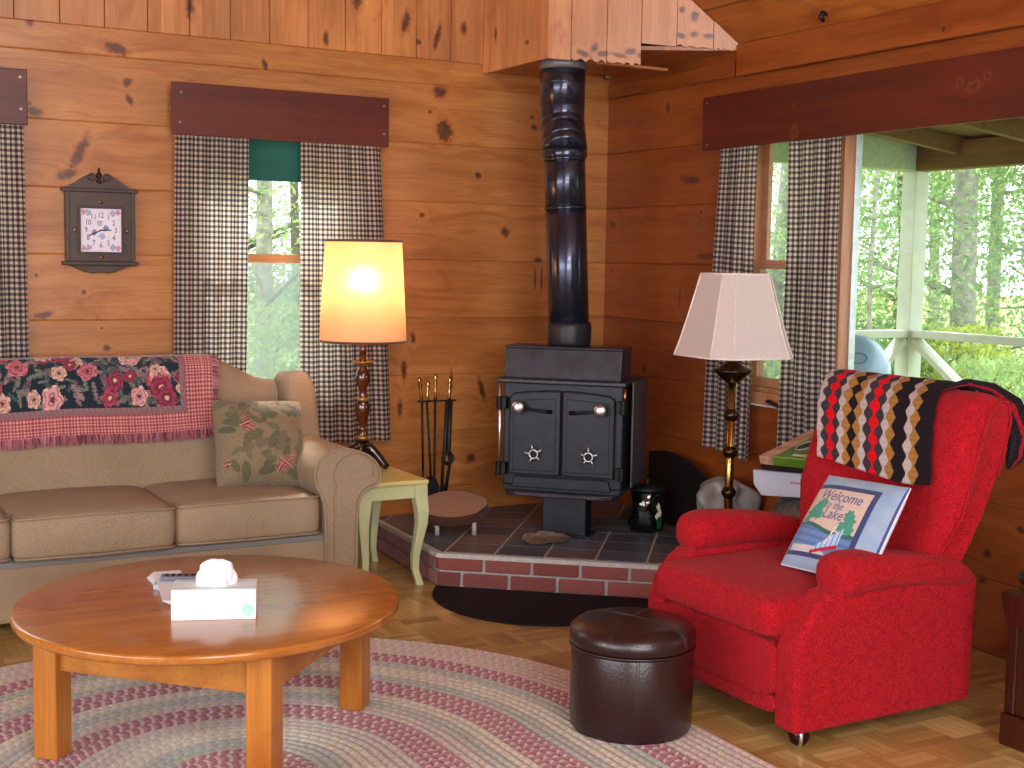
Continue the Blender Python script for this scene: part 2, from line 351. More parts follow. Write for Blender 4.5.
def window(name,ax,w,rail,fw=.042,cas=.055,mt=None,shade=False):
    u0,u1,z0,z1=w; par=thing(name,(0,0,0) if 0 else ((u0+u1)/2 if ax=='x' else .06,.06 if ax=='x' else (u0+u1)/2,z0),None,None,kind='structure')
    def B(mb,a,b,za,zb,d0,d1):
        mb.box((a,d0,za),(b,d1,zb)) if ax=='x' else mb.box((d0,a,za),(d1,b,zb)); return mb
    fm=m_trimx if ax=='x' else m_trim
    m=MB(); B(m,u0,u0+.02,z0,z1,.0,.12); B(m,u1-.02,u1,z0,z1,0,.12); B(m,u0+.02,u1-.02,z1-.02,z1,0,.12); B(m,u0+.02,u1-.02,z0,z0+.02,0,.12)
    part('window_frame',m,fm,par,bevel=.002,seg=1)
    m=MB(); B(m,u0-cas,u0,z0-cas*.6,z1+cas*.6,-.018,0); B(m,u1,u1+(cas if (name!='window_3') else cas),z0-cas*.6,z1+cas*.6,-.018,0) if name!='window_4' else B(m,u1,u1+.02,z0,z1,-.018,0)
    B(m,u0,u1,z1,z1+cas*.6,-.018,0); B(m,u0,u1,z0-cas,z0,-.02,0)
    part('casing',m,m_trim if ax=='y' else m_trimx,par,bevel=.003,seg=1)
    a,b,c,d=u0+.02,u1-.02,z0+.02,z1-.02
    m=MB(); 
    if rail:
        B(m,a,a+fw,c,rail,.04,.07); B(m,b-fw,b,c,rail,.04,.07); B(m,a+fw,b-fw,c,c+fw,.04,.07); B(m,a,b,rail-.02,rail+.02,.035,.07)
        B(m,a,a+fw,rail+.02,d,.075,.1); B(m,b-fw,b,rail+.02,d,.075,.1); B(m,a+fw,b-fw,d-fw,d,.075,.1)
    else:
        B(m,a,a+.02,c,d,.085,.12); B(m,b-.017,b,c,d,.085,.12); B(m,a,b,c,c+.04,.085,.12); B(m,a,b,d-.03,d,.085,.12)
    part('sash',m,(m_trimx if ax=='x' else m_sashy) if rail else m_alu,par,bevel=.002,seg=1)
    m=MB()
    if rail: B(m,a,b,c,rail,.053,.057); B(m,a,b,rail,d,.086,.09)
    else: B(m,a,b,c,d,.101,.105)
    part('pane',m,m_glass,par)
    if rail:
        m=MB(); B(m,a+.01,b-.01,c,rail,.108,.1085); part('insect_screen',m,m_screen,par)
    return par
window('window_1','x',W1,1.445); w2=window('window_2','x',W2,1.445); w3=window('window_3','y',W3,1.455); w4=window('window_4','y',W4,None)
# crank hardware of window_3 on its sill
c0=at(774,404,'x',-.03)
m=MB().tube([(c0.x,c0.y+.05,c0.z+.005),(c0.x-.02,c0.y+.02,c0.z+.012),(c0.x-.015,c0.y-.05,c0.z-.008)],.009,8); part('crank_handle',m,m_black,w3,smooth=True)
m=MB().box((-.034,W3[0]-.05,W3[2]-.062),(-.018,W3[1]+.05,W3[2]-.055)); part('sill_edge',m,plain('white_edge',(220,220,224),.4),w3)
# roller shade
m=MB(); m.grid(lambda u,v:(W2[0]+.03+u*(W2[1]-W2[0]-.06),.02,2.09-v*.27),4,2)
rs=thing('roller_shade',((W2[0]+W2[1])/2,.02,1.82),'dark green roller shade pulled a little way down in the left window','window shade')
part('shade_cloth',m,m_green,rs,solid=.002); part('roller',MB().tube([(W2[0]+.022,.022,2.08),(W2[1]-.022,.022,2.08)],.017,12),m_green,rs,smooth=True)
part('hem_bar',MB().box((W2[0]+.03,.015,1.812),(W2[1]-.03,.025,1.828)),m_green,rs)
# ------------------------------------------------------------------ valances
m_screw=plain('screw',(150,140,130),.3,.8)
def valance(ax,pa,pb,depth,label):
    # pa: (px,py) top near/left corner, pb: lower right corner heights from pixels
    a=at(*pa,'y' if ax=='x' else 'x',-depth); b=at(*pb,'y' if ax=='x' else 'x',-depth)
    if ax=='x': u0,u1=a.x,b.x
    else: u0,u1=b.y,a.y
    return u0,u1,a.z
m_redm={'x':m_red,'y':m_redR}
def mk_valance(ax,u0,u1,z0,z1,depth,label,ends=(1,1),screws=()):
    o=thing('valance_board',((u0+u1)/2,-depth/2,z0) if ax=='x' else (-depth/2,(u0+u1)/2,z0),label,'valance','stained wooden valances over the windows')
    m=MB()
    def B(a,b,d0,d1,za=z0,zb=z1): m.box((a,-d1,za),(b,-d0,zb)) if ax=='x' else m.box((-d1,a,za),(-d0,b,zb))
    B(u0,u1,depth-.02,depth); 
    part('face_board',m,m_redm[ax],o,bevel=.003,seg=2)
    m=MB(); B(u0+.03,u1-.03,0.0,depth-.02,z1-.03,z1-.012); part('top_board',m,m_redm[ax],o)
    for s in screws:
        p=at(*s,'y' if ax=='x' else 'x',-depth)
        d=(0,-.002,0) if ax=='x' else (-.002,0,0)
        part('screw',MB().tube([p,p+Vector(d)],.006,8),m_screw,o)
    return o
D=.10
a=at(172,81,'y',-D); b=at(389,144,'y',-D); z0=at(172,134,'y',-D).z
mk_valance('x',a.x,b.x,z0,a.z,D,'reddish-brown wooden valance over the window right of the clock',screws=((181,92),(180,122),(384,106),(384,134)))
a1=at(27,66,'y',-D); mk_valance('x',-4.75,a1.x,z0,a.z,D,'reddish-brown wooden valance cut off by the left edge, left of the clock',screws=((20,77),(21,109)))
c=at(703,98,'x',-D); z2=at(703,150.5,'x',-D).z
mk_valance('y',-4.6,c.y,z2,c.z,D,'long dark red-brown wooden valance above the picture window on the right wall',screws=((707,103),(707,145)))
# ------------------------------------------------------------------ curtains
def gingham(name,per,dark,midc,light,tr):
    t=NT(name); u,v,_=t.sep(t.uv())
    a=t.math('GREATER_THAN',t.math('FRACT',t.math('DIVIDE',u,per)),.5); b=t.math('GREATER_THAN',t.math('FRACT',t.math('DIVIDE',v,per)),.5)
    s=t.math('MULTIPLY',t.math('ADD',a,b),.5)
    col=t.ramp(s,[(0.,lin(light)),(.5,lin(midc)),(1.,lin(dark))]); nz=t.noise(t.obj(),500.,2.)
    b1=t.n('BsdfPrincipled',{'Base Color':col,'Roughness':.9,'Specular IOR Level':.1}); b2=t.n('BsdfTranslucent',{0:col}); mx=t.n('MixShader',{0:tr,1:b1.outputs[0],2:b2.outputs[0]})
    t.t.links.new(mx.outputs[0],t.o.inputs[0]); return t.m
m_ging=gingham('gingham_cloth',.0245,(66,60,72),(144,130,124),(234,220,202),.5)
m_rod=plain('curtain_rod',(180,170,150),.4,.5)
def curtain(ax,top0,top1,bot0,bot1,zt,zb0,zb1,depth,folds,label,seed,amp=.018):
    rr=random.Random(seed); ph=[rr.uniform(0,6) for _ in range(4)]
    nu,nv=140,40; stretch=1.25
    mb=MB()
    def fn(u,v):
        a=top0+(top1-top0)*u; b=bot0+(bot1-bot0)*u
        e=v**.8; s=a+(b-a)*e
        z=zt-(zt-(zb0+(zb1-zb0)*u))*v
        w=u*folds*2*PI+.12*v
        d=amp*(.35+.65*v)*(sin(w+ph[0]+.3*sin(v*2+ph[1]))+.45*sin(w*.53+ph[2]+v*.4)); d+=.006*sin(v*5+ph[3]+u*3)
        s+=amp*.22*sin(2*w+ph[1])
        return (s,-depth+d,z) if ax=='x' else (-depth+d,s,z)
    mb.grid(fn,nu,nv)
    W=abs(top1-top0)*stretch; Hh=zt-zb0
    # arclength u per column at mid height
    cum=[0.]
    for i in range(nu):
        cum.append(cum[-1]+(Vector(fn((i+1)/nu,.6))-Vector(fn(i/nu,.6))).length)
    for k,q in mb.uv.items():
        mb.uv[k]=tuple((cum[round(uu*nu)],vv*Hh) for uu,vv in q)
    cx=(top0+top1)/2
    o=thing('curtain_panel',(cx,-depth,zb0) if ax=='x' else (-depth,cx,zb0),label,'curtain','navy and cream gingham curtains')
    part('curtain_cloth',mb,m_ging,o,smooth=True)
    m=MB(); p=(min(top0,top1)-.03,max(top0,top1)+.03)
    m.tube([(p[0],-depth,zt-.01),(p[1],-depth,zt-.01)] if ax=='x' else [(-depth,p[0],zt-.01),(-depth,p[1],zt-.01)],.006,8)
    part('curtain_rod',m,m_rod,o)
    return o
dc=.062
cx=lambda px,py: at(px,py,'y',-dc).x
cy=lambda px,py: at(px,py,'x',-dc).y
curtain('x',-3.45,cx(24,130),-3.45,cx(32,362),2.10,.55,.55,dc,5,'gingham curtain at the far left edge, left of the clock',1)
curtain('x',cx(176,140),cx(249,150),cx(173,370),cx(246,370),2.12,.55,.55,dc,5,'gingham curtain panel directly right of the clock, left side of its window',2)
curtain('x',cx(301,145),cx(379,150),cx(302,370),cx(392,440),2.12,.55,.55,dc,5,'gingham curtain panel behind the glowing table lamp',3)
curtain('y',cy(719,150),cy(762,145),cy(703,445),cy(750,465),2.12,.585,.54,dc,4.5,'gingham curtain panel behind the brass floor lamp',4,.022)
curtain('y',cy(789,140),cy(841,135),cy(781,440),cy(836,440),2.12,.60,.60,dc,4,'gingham curtain panel behind the red recliner beside the picture window',5,.022)

# ------------------------------------------------------------------ chimney chase (boarded corner box) and beams
m_chase=wood('chase_boards',(170,100,52),(216,152,96),'z','x',None,0,[(2.425,-.63,.012,.03,.5),(2.45,-.585,.02,.012,.3),(2.425,-.55,.012,.02,0),(2.42,-.49,.010,.03,.3),(2.435,-.44,.014,.02,0),(2.42,-.40,.012,.012,0),(2.51,-.24,.010,.02,.4),(2.52,-.19,.012,.015,0),(2.51,-.13,.010,.02,0),(2.60,-.19,.022,.014,.3),(2.63,-.24,.014,.01,0)],tone=.5)
m_chasel=wood('chase_side_boards',(176,106,58),(222,160,104),'z','y',None,0,[(2.58,-.13,.03,.012,0),(2.5,-.45,.01,.02,0)],tone=.5)
t=None
ch=thing('chimney_chase',(-.35,-.4,2.4),'boarded pine box in the ceiling corner that the stovepipe enters','chimney box')
A=Vector((-.77,-.65,0)); Bv=Vector((.0,-1.12,0)); dv=(Bv-A).normalized(); nv=Vector((-dv.y,dv.x,0))
L=(Bv-A).length
rr=random.Random(3)
def fz(s):  # bottom edge of the front boards
    return 2.402-.030*min(s/.435,1) if s<.435 else 2.475-.036*(s-.435)/.467
cuts=[0,.108,.275,.435,.600,.77,L]
def jag(s,a,b): return .012*abs(sin(s*170+a))+.008*abs(sin(s*390))
for i,(a,b) in enumerate(zip(cuts,cuts[1:])):
    k=12; pts=[]
    jg=i in (1,2,4,5)
    for q in range(k+1):
        s=a+.0015+(b-a-.003)*q/k; pts.append((s,fz(min(max(s,a+.001),b-.001))+((jag(s,i,0)-.008) if jg else 0)))
    def rz(s): p=A+dv*s; return roofz(min(p.x,0))-.01
    tp=[(b-.0015,rz(b)),(a+.0015,rz(a))]
    Mx=Matrix((dv,Vector((0,0,1)),nv)).transposed().to_4x4(); Mx.translation=A
    m=MB(); m.prism(pts+tp,Mx,.018); part('board',m,m_chase,ch)
m_soot=plain('scorch',(60,22,14),.8)
xs=[0,-.12,-.25,-.37,-.5,-.62,-.65]
for a,b in zip(xs,xs[1:]):
    m=MB().prism([(a-.002,2.404),(b+.002,2.404),(b+.002,roofz(-.77)),(a-.002,roofz(-.77))],PX(-.77),.018); part('board',m,m_chasel,ch)
m=MB().prism([(-.75,-.005),(-.75,-.63),(-.40,-.85),(-.40,-.005)],PZ(2.41),.02); 
m.box((-.405,-.85,2.41),(-.40,-.005,2.45)); m.prism([(-.42,-.005),(-.42,-.84),(-.0,-1.105),(-.0,-.005)],PZ(2.447),.018); part('soffit',m,m_ceil,ch)
# ragged loose strip sticking out below the boards
p0=at(586,60.5,'z',2.385); p1=at(666,68,'z',2.38)
m=MB().bar(at(600,63,'z',2.40),at(666,70,'z',2.40),.035,.012); part('loose_strip',m,m_chase,ch)
# wall plate on the right wall
mb=MB().box((-.035,-8.6,2.325),(0,-1.125,2.47)); tag(part('trim_1',mb,m_right,bevel=.004),kind='structure')
mb=MB().box((-.02,-1.09,2.33),(0,-.02,2.4)); tag(part('trim_2',mb,m_right,bevel=.004),kind='structure')
hk=thing('ceiling_hook',at(826,16,'x',-.04),'small metal hook with a wire high on the right wall plate','hook')
p=at(826,16,'x',-.04); part('hook',MB().tube([p+Vector((.01,0,.01)),p+Vector((-.02,0,.012)),p+Vector((-.03,.0,-.012)),p+Vector((-.012,0,-.02))],.010,8),m_black,hk,smooth=True)
part('wire',MB().tube([p+Vector((-.02,0,.0)),p+Vector((-.05,.06,.06)),p+Vector((-.10,.13,.11))],.003,6),m_screw,hk)
part('screw_hook',MB().tube([at(604,76,'z',2.446),at(604,78,'z',2.405),at(607,80,'z',2.37),at(611,77,'z',2.365)],.007,8),m_screw,ch,smooth=True)

# ================================================================== HEARTH
m_mortar=plain('mortar',(196,192,188),.9,0,.12,60,.4)
m_brick=attr_mat('brick',.85,180.,.5)
m_slate=attr_mat('hearth_tile',.38,60.,.3,sheen=0.,spec=.5)
def clip(poly,p,n):
    out=[]
    for i in range(len(poly)):
        a=poly[i]; b=poly[(i+1)%len(poly)]; da=(a[0]-p[0])*n[0]+(a[1]-p[1])*n[1]; db=(b[0]-p[0])*n[0]+(b[1]-p[1])*n[1]
        if da>=0: out.append(a)
        if da*db<0: q=da/(da-db); out.append((a[0]+(b[0]-a[0])*q,a[1]+(b[1]-a[1])*q))
    return out
HZ=.155
HP=[(-1.375,0.),(-1.43,-.878),(-.672,-1.50),(-.002,-1.50),(-.002,0.)]
he=thing('brick_hearth',(-.8,-.9,0),'low corner hearth of red brick with dark slate tiles under the stove','hearth')
ins=[(-1.355,-.002),(-1.41,-.868),(-.667,-1.48),(-.004,-1.48),(-.004,-.002)]
part('mortar_core',MB().prism(ins,PZ(0),HZ-.012),m_mortar,he)
part('mortar_edge',MB().prism([(-1.375,-.002),(-1.431,-.877),(-.671,-1.501),(-.004,-1.501),(-.004,-.002)],PZ(HZ-.023),.019),m_mortar,he)
mb=MB(); rr=random.Random(5)
for (p,q) in ((HP[0],HP[1]),(HP[1],HP[2]),(HP[2],HP[3])):
    p=Vector((*p,0)); q=Vector((*q,0)); d=(q-p).normalized(); n=Vector((-d.y,d.x,0)); L=(q-p).length
    for row in range(2):
        s=-.10 if row==0 else 0.
        z=.006+row*.070
        while s<L:
            a=max(s+.006,.001); b=min(s+.205,L-.001)
            if b-a>.02:
                Mx=Matrix((d,n,Vector((0,0,1)))).transposed().to_4x4(); Mx.translation=p
                v=rr.uniform(.7,1.15); cc=rr.choice([(150,84,78),(158,92,86),(140,76,72),(152,96,92)]); cc=lin(cc); 
                if rr.random()<-1: cc=lin((90,76,78))
                mb.box((a,0.,z),(b,.03,z+.058),Mx,c=tuple(x*v for x in cc[:3])+(1,))
            s+=.215
part('brick_course',mb,m_brick,he,bevel=.003,seg=1)
mb=MB(); d=Vector((HP[2][0]-HP[1][0],HP[2][1]-HP[1][1],0)).normalized(); n=Vector((-d.y,d.x,0)); o=Vector((*HP[1],0))
tp=[(-1.345,-.006),(-1.40,-.862),(-.660,-1.47),(-.008,-1.47),(-.008,-.006)]
for r_ in range(-2,12):
    for c_ in range(-9,9):
        off=(.0 if r_%2 else .0)
        a=o+d*(c_*.225+.03)+n*(.02+r_*.2); 
        po=[a+d*.005+n*.004,a+d*.219+n*.004,a+d*.219+n*.195,a+d*.005+n*.195]; po=[(v.x,v.y) for v in po]
        for i in range(len(tp)):
            u=tp[i]; w=tp[(i+1)%len(tp)]; nn=(-(w[1]-u[1]),w[0]-u[0]); po=clip(po,u,nn)
            if len(po)<3: break
        if len(po)>=3:
            cc=lin(rr.choice([(90,94,108),(102,102,114),(80,84,98),(112,94,98),(100,90,96)]));
            mb.prism(po,PZ(HZ-.006),.006,c=cc)
part('slate_tiles',mb,m_slate,he)
# half-round mat in front of the hearth
mid=o+d*.50; ol=[]
mo=-n*0.012
for i in range(41):
    a=PI*i/40; q=mid+mo+d*((.50*cos(a)))-n*(.53*sin(a)); ol.append((q.x,q.y))
m_mat=fabric('mat_pile',(36,27,36),.25,500.,.5,.95,6.,0.)
hr=thing('hearth_mat',(mid.x,mid.y,0),'dark charcoal half-round mat on the floor in front of the brick hearth','mat')
part('mat_pile',MB().prism(ol,PZ(.0005),.008),m_mat,hr,bevel=.003)
# ================================================================== STOVE  (local frame: a = to the right along the front, b = depth away, z up)
m_iron=plain('stove_iron',(38,40,49),.42,.35,.25,25,.25,**{'Specular IOR Level':.5})
m_ironb=plain('stove_iron_plate',(58,58,66),.38,.4,.25,18,.25)
m_chrome=plain('chrome',(230,232,240),.32,1.,.03,10)
m_dark=plain('dark_iron',(14,14,16),.5,.3)
SU=Vector((.7071,-.7071,0)); SN=Vector((.7071,.7071,0)); S0=Vector((-.7766,-.8566,0))
SM=Matrix((SU,SN,Vector((0,0,1)))).transposed().to_4x4(); SM.translation=S0
def S(a,b,z): return SM@Vector((a,b,z))
stv=thing('wood_stove',(S0.x+.2,S0.y+.2,HZ),'black cast-iron wood stove with two doors standing on the corner hearth','stove')
def sb(mb,a,b): return mb.box(a,b,SM)
W_=.285; DP=.40
part('firebox',sb(MB(),(-W_,.0,.40),(W_,DP,.885)),m_iron,stv,bevel=.006)
part('pedestal',sb(MB(),(-.105,.07,HZ),(.105,.20,.40)),m_iron,stv,bevel=.004)
part('base_plate',sb(MB(),(-.13,.05,HZ),(.13,.22,HZ+.008)),m_iron,stv,bevel=.003)
# curved lower body shape + ash lip
pr=[(-W_,.40),(W_,.40),(W_-.012,.365),(W_-.06,.345),(-W_+.06,.345),(-W_+.012,.365)]
m=MB().prism(pr,SM@Matrix(((1,0,0,0),(0,0,1,-.0),(0,1,0,0),(0,0,0,1))),.36); part('belly_plate',m,m_iron,stv,bevel=.004)
pts=[(-.27,0),(-.255,-.05),(-.20,-.075),(.20,-.075),(.255,-.05),(.27,0)]
part('ash_lip',MB().prism(pts,SM@PZ(.358),.022),m_ironb,stv,bevel=.006)
part('lower_panel',MB().prism([(-.24,.39),(.24,.39),(.225,.445),(-.225,.445)],SM@Matrix(((1,0,0,0),(0,0,1,-.022),(0,1,0,0),(0,0,0,1))),.024),m_iron,stv,bevel=.006)
# step top
part('shelf_plate',sb(MB(),(-W_-.03,-.035,.885),(W_+.018,DP+.01,.905)),m_ironb,stv,bevel=.005)
m=MB(); Mx=SM@Matrix(((0,0,1,-W_-.01),(1,0,0,0),(0,1,0,0),(0,0,0,1)))
m.prism([(.02,.905),(.055,1.045),(DP-.12,1.045),(DP-.12,.905)],Mx,2*W_-.008); part('upper_top',m,m_ironb,stv,bevel=.005)
part('top_plate',sb(MB(),(-W_-.013,.048,1.045),(W_-.012,DP-.11,1.053)),m_ironb,stv,bevel=.003)
part('side_heat_shield',sb(MB(),(W_+.022,.10,.40),(W_+.032,DP+.06,.90)),plain('shield_steel',(92,92,98),.5,.4,.1,12),stv,bevel=.003)
# doors
for sx in (-1,1):
    a0,a1=(-.252,-.004) if sx<0 else (.004,.252)
    n_=10; ol=[(a0,.452),(a1,.452)]
    def topz(a): return .835+.02*(1-(abs(a)/.252)**2)
    for i in range(n_+1):
        a=a1+(a0-a1)*i/n_; ol.append((a,topz(a)-(.018 if (abs(abs(a)-.252)<1e-6) else 0)))
    Md=SM@Matrix(((1,0,0,0),(0,0,1,-.028),(0,1,0,0),(0,0,0,1)))
    dr=part('door',MB().prism(ol,Md,.03),m_iron,stv,bevel=.008)
    # raised field on the door
    c0_,c1_=(a0+.022,a1-.022)
    part('door_panel',MB().prism([(c0_,.475),(c1_,.475),(c1_,topz(c1_)-.035),(c0_,topz(c0_)-.035)],SM@Matrix(((1,0,0,0),(0,0,1,-.032),(0,1,0,0),(0,0,0,1))),.006),m_iron,dr,bevel=.003)
    # spoked draft wheel
    wc=(sx*.125-(.0 if sx<0 else -.012),-.045,.555); m=MB(); ring=[S(wc[0]+.020*cos(2*PI*i/20),wc[1],wc[2]+.020*sin(2*PI*i/20)) for i in range(21)]
    m.tube(ring,.0042,8,cap=False)
    for k_ in range(5):
        an=PI/2+2*PI*k_/5+(.2 if sx<0 else 0); m.tube([S(wc[0]+.018*cos(an),wc[1],wc[2]+.018*sin(an)),S(wc[0]+.044*cos(an),wc[1],wc[2]+.044*sin(an))],[.0048,.0036],8)
    part('draft_wheel',m,m_chrome,dr,smooth=True)
    m=MB().tube([S(wc[0],-.032,wc[2]),S(wc[0],-.05,wc[2])],.009,12); m.tube([S(wc[0],-.030,wc[2]),S(wc[0],-.034,wc[2])],.036,24); part('draft_cap',m,m_dark,dr,smooth=False)
    # handle arm with round chrome knob
    kx=sx*.195; m=MB().tube([S(sx*.045,-.034,.755),S(sx*.075,-.055,.758),S(kx,-.075,.772)],[.011,.008,.006],8); part('handle',m,m_dark,dr,smooth=True)
    m=MB(); mm=SM@Matrix.Translation((kx,-.078,.775))@Matrix.Rotation(PI/2,4,'X'); m.lathe([(.004,-.006),(.026,-.004),(.030,.003),(.028,.008),(.012,.012),(.003,.013)],(0,0,0),24,mm); part('knob',m,m_chrome,dr,smooth=True)
    for hz in (.48,.79):
        m=MB().box((sx*.262-.0,-.045,hz-.028),(sx*.262+sx*.045,-.0,hz+.028),SM); m.tube([S(sx*.295,-.045,hz-.032),S(sx*.295,-.045,hz+.032)],.014,10); part('hinge',m,m_dark,dr,bevel=.003)
m=MB().tube([S(-.298,-.02,.42),S(-.298,-.02,.88)],.007,8); part('hinge_pin',m,m_chrome,stv,smooth=True)
m=MB().tube([S(.298,-.02,.8),S(.298,-.02,.88)],.007,8); part('hinge_pin',m,plain('copper',(190,120,80),.3,1.),stv,smooth=True)
# stove pipe
m_pipe=plain('stovepipe_steel',(74,80,100),.24,.85,.15,9,.02,**{'Coat Weight':.5,'Coat Roughness':.1})
_t=m_pipe.node_tree; _b=[n for n in _t.nodes if n.type=='BSDF_PRINCIPLED'][0]; _b.inputs['Anisotropic'].default_value=.92; _b.inputs['Anisotropic Rotation'].default_value=.25; _g=_t.nodes.new('ShaderNodeTangent'); _g.direction_type='RADIAL'; _g.axis='Z'; _t.links.new(_g.outputs[0],_b.inputs['Tangent'])
m_pipeb=plain('stovepipe_flat',(38,38,44),.42,.3)
pb=S(-.022,.20,0)
PB=Vector((pb.x,pb.y,0)); PT=PB+Vector((-.035,.03,0))
pt2=Vector((-.640,-.572,0))
sp=thing('stovepipe',(PB.x,PB.y,1.053),'tall black stovepipe rising from the stove top to the boarded box','stovepipe')
q=lambda P,z: Vector((P.x,P.y,z))
lp=lambda z: q(PB.lerp(PT,(z-1.05)/1.0),z)
m=MB().tube([q(PB,1.053),q(PB,1.07),q(PB,1.15),q(PB,1.165)],[.100,.104,.105,.100],40); part('base_collar',m,m_pipeb,sp,smooth=True)
m=MB().tube([lp(1.16),lp(1.705)],.0975,40); part('pipe_section',m,m_pipe,sp,smooth=True)
m=MB().tube([lp(1.70),lp(1.712)],.101,40); part('seam_band',m,m_pipe,sp,smooth=True)
m=MB().tube([lp(1.71),lp(1.955)],.098,40); part('pipe_section',m,m_pipe,sp,smooth=True)
m=MB().tube([lp(1.93),lp(1.942)],.101,40); part('seam_band',m,m_pipe,sp,smooth=True)
e0=lp(1.945); e3=q(pt2,2.20); dlt=(pt2-Vector((e0.x,e0.y,0)))
e1=Vector((e0.x,e0.y,1.975)); e1b=Vector((e0.x,e0.y,2.01))+dlt*.22; e2a=Vector((e0.x,e0.y,2.07))+dlt*.62; e2b=Vector((e0.x,e0.y,2.12))+dlt*.94
segs=[(e0,e1),(e1,e1b+Vector((0,0,.0))),(e1b,e2a),(e2a,e2b),(e2b,e3)]
for i,(u,v) in enumerate(segs):
    d_=(v-u).normalized(); part('elbow_gore',MB().tube([u-d_*.004,u+d_*.006,v-d_*.006,v+d_*.004],[.103,.108,.108,.103],40),m_pipe,sp,smooth=True)
part('pipe_section',MB().tube([q(pt2,2.195),q(pt2,2.37)],.109,40),m_pipe,sp,smooth=True)
part('seam_band',MB().tube([q(pt2,2.30),q(pt2,2.308)],.111,40),m_pipe,sp,smooth=True)
part('ceiling_collar',MB().tube([q(pt2,2.366),q(pt2,2.407)],.113,40),plain('galvanised_collar',(120,120,124),.5,.5),sp,smooth=True)
# ash / bark scrap under the stove and rope
m_bark=fabric('bark',(96,72,48),.3,80.,.8)
def lump(c,r,seed,nz=.25,seg=20):
    rr=random.Random(seed); m=MB().sq(c,r,.8,.9,seg,10); ph=[rr.uniform(0,6) for _ in range(6)]
    def f(v):
        d=v-Vector(c); k=1+nz*(sin(d.x/r[0]*4+ph[0])*sin(d.y/r[1]*5+ph[1])+.6*sin(d.z/r[2]*6+ph[2]+d.x/r[0]*7)); return Vector(c)+d*k
    return xf(m,f)
c_=at(545,538,'z',HZ+.02)
bk=part('bark_scrap',lump((c_.x,c_.y,HZ+.022),(.10,.06,.022),4),m_bark,smooth=True); tag(bk,'ragged brown scrap of bark on the hearth against the stove pedestal','bark')
c_=at(612,524,'z',HZ+.02)
cl=thing('poker_coil',(c_.x,c_.y,HZ),'dark split kindling sticks lying on the hearth right of the stove pedestal','kindling')
m_stick=plain('kindling',(52,40,36),.9,0,.3,60,.6)
for i in range(5):
    a=Vector((c_.x,c_.y,HZ+.011+.012*(i//3)))+SU*(-.12+.02*i)+SN*(.03*i-.04); part('stick',MB().bar(a,a+SU*.22+SN*(.01*i),.018,.02),m_stick,cl,bevel=.003)
cl.name='kindling_pile'
# crock
m_glaze=plain('black_glaze',(8,12,12),.08,0,.1,8,0.,**{'Coat Weight':.8,'Coat Roughness':.05})
c_=at(646,530,'z',HZ); c_.z=HZ
cr=thing('lidded_crock',c_,'glossy black lidded crock painted with a white lily, right of the stove','crock')
prof=[(.072,0),(.084,.006),(.093,.05),(.095,.11),(.090,.165),(.080,.19),(.077,.20)]
part('body',MB().lathe(prof,c_,32),m_glaze,cr,smooth=True)
part('lid',MB().lathe([(.06,.199),(.091,.201),(.093,.212),(.07,.222),(.03,.228),(.012,.232),(.010,.240),(.016,.248),(.010,.256),(.002,.258)],c_,32),plain('lid_glaze',(20,34,34),.35,0),cr,smooth=True)
dc_=(CAM-c_); dc_.z=0; dc_.normalize(); ang0=math.atan2(dc_.y,dc_.x)
m_lily=plain('lily_paint',(236,232,210),.4); m_leaf=plain('leaf_paint',(36,110,64),.4)
def oncrock(a,z,r=.0965): return Vector((c_.x+r*cos(ang0+a),c_.y+r*sin(ang0+a),c_.z+z))
m=MB()
for (a,z,s) in ((.62,.13,.022),(.72,.10,.024),(.55,.085,.018)):
    m.poly([oncrock(a,z-s,.0965),oncrock(a+.12,z,.0965),oncrock(a+.02,z+s,.0962),oncrock(a-.12,z,.0965)])
part('lily_decal',m,m_lily,cr,solid=.001)
m=MB()
for (a,z,s) in ((.60,.055,.03),(.80,.06,.035),(.70,.04,.028)):
    m.poly([oncrock(a,z-s,.0962),oncrock(a+.05,z,.0965),oncrock(a+.06,z+s,.0965),oncrock(a-.04,z,.0965)])
part('leaf_decal',m,m_leaf,cr,solid=.001)
# arched fire screen leaning against the right wall
y0,y1=-.60,-1.16
ol=[(y0,HZ),(y1,HZ)]
for i in range(17):
    a=PI*i/16; 
    yy=(y0+y1)/2-(y0-y1)/2*cos(a)*-1*-1; ol.append((y1+(y0-y1)*i/16,HZ+.245+.135*sin(a)**.7))
ol=[(y0,HZ)]+[(y0+(y1-y0)*i/20,HZ+.13+.235*max(0,1-((i/20-.22)/.80)**2)**.5 if i/20>.22 else HZ+.365-.02*(.22-i/20)/.22) for i in range(21)]+[(y1,HZ)]
fs=thing('arched_screen',(-.1,(y0+y1)/2,HZ),'black arched metal panel leaning on the right wall behind the crock','fire screen')
part('screen_plate',MB().prism(ol,PX(-.10),.012),plain('screen_black',(20,15,15),.6,.2),fs,bevel=.003)
part('foot',MB().box((-.14,y0-.06,HZ),(-.06,y0-.02,HZ+.015)),m_dark,fs); part('foot',MB().box((-.14,y1+.02,HZ),(-.06,y1+.06,HZ+.015)),m_dark,fs)
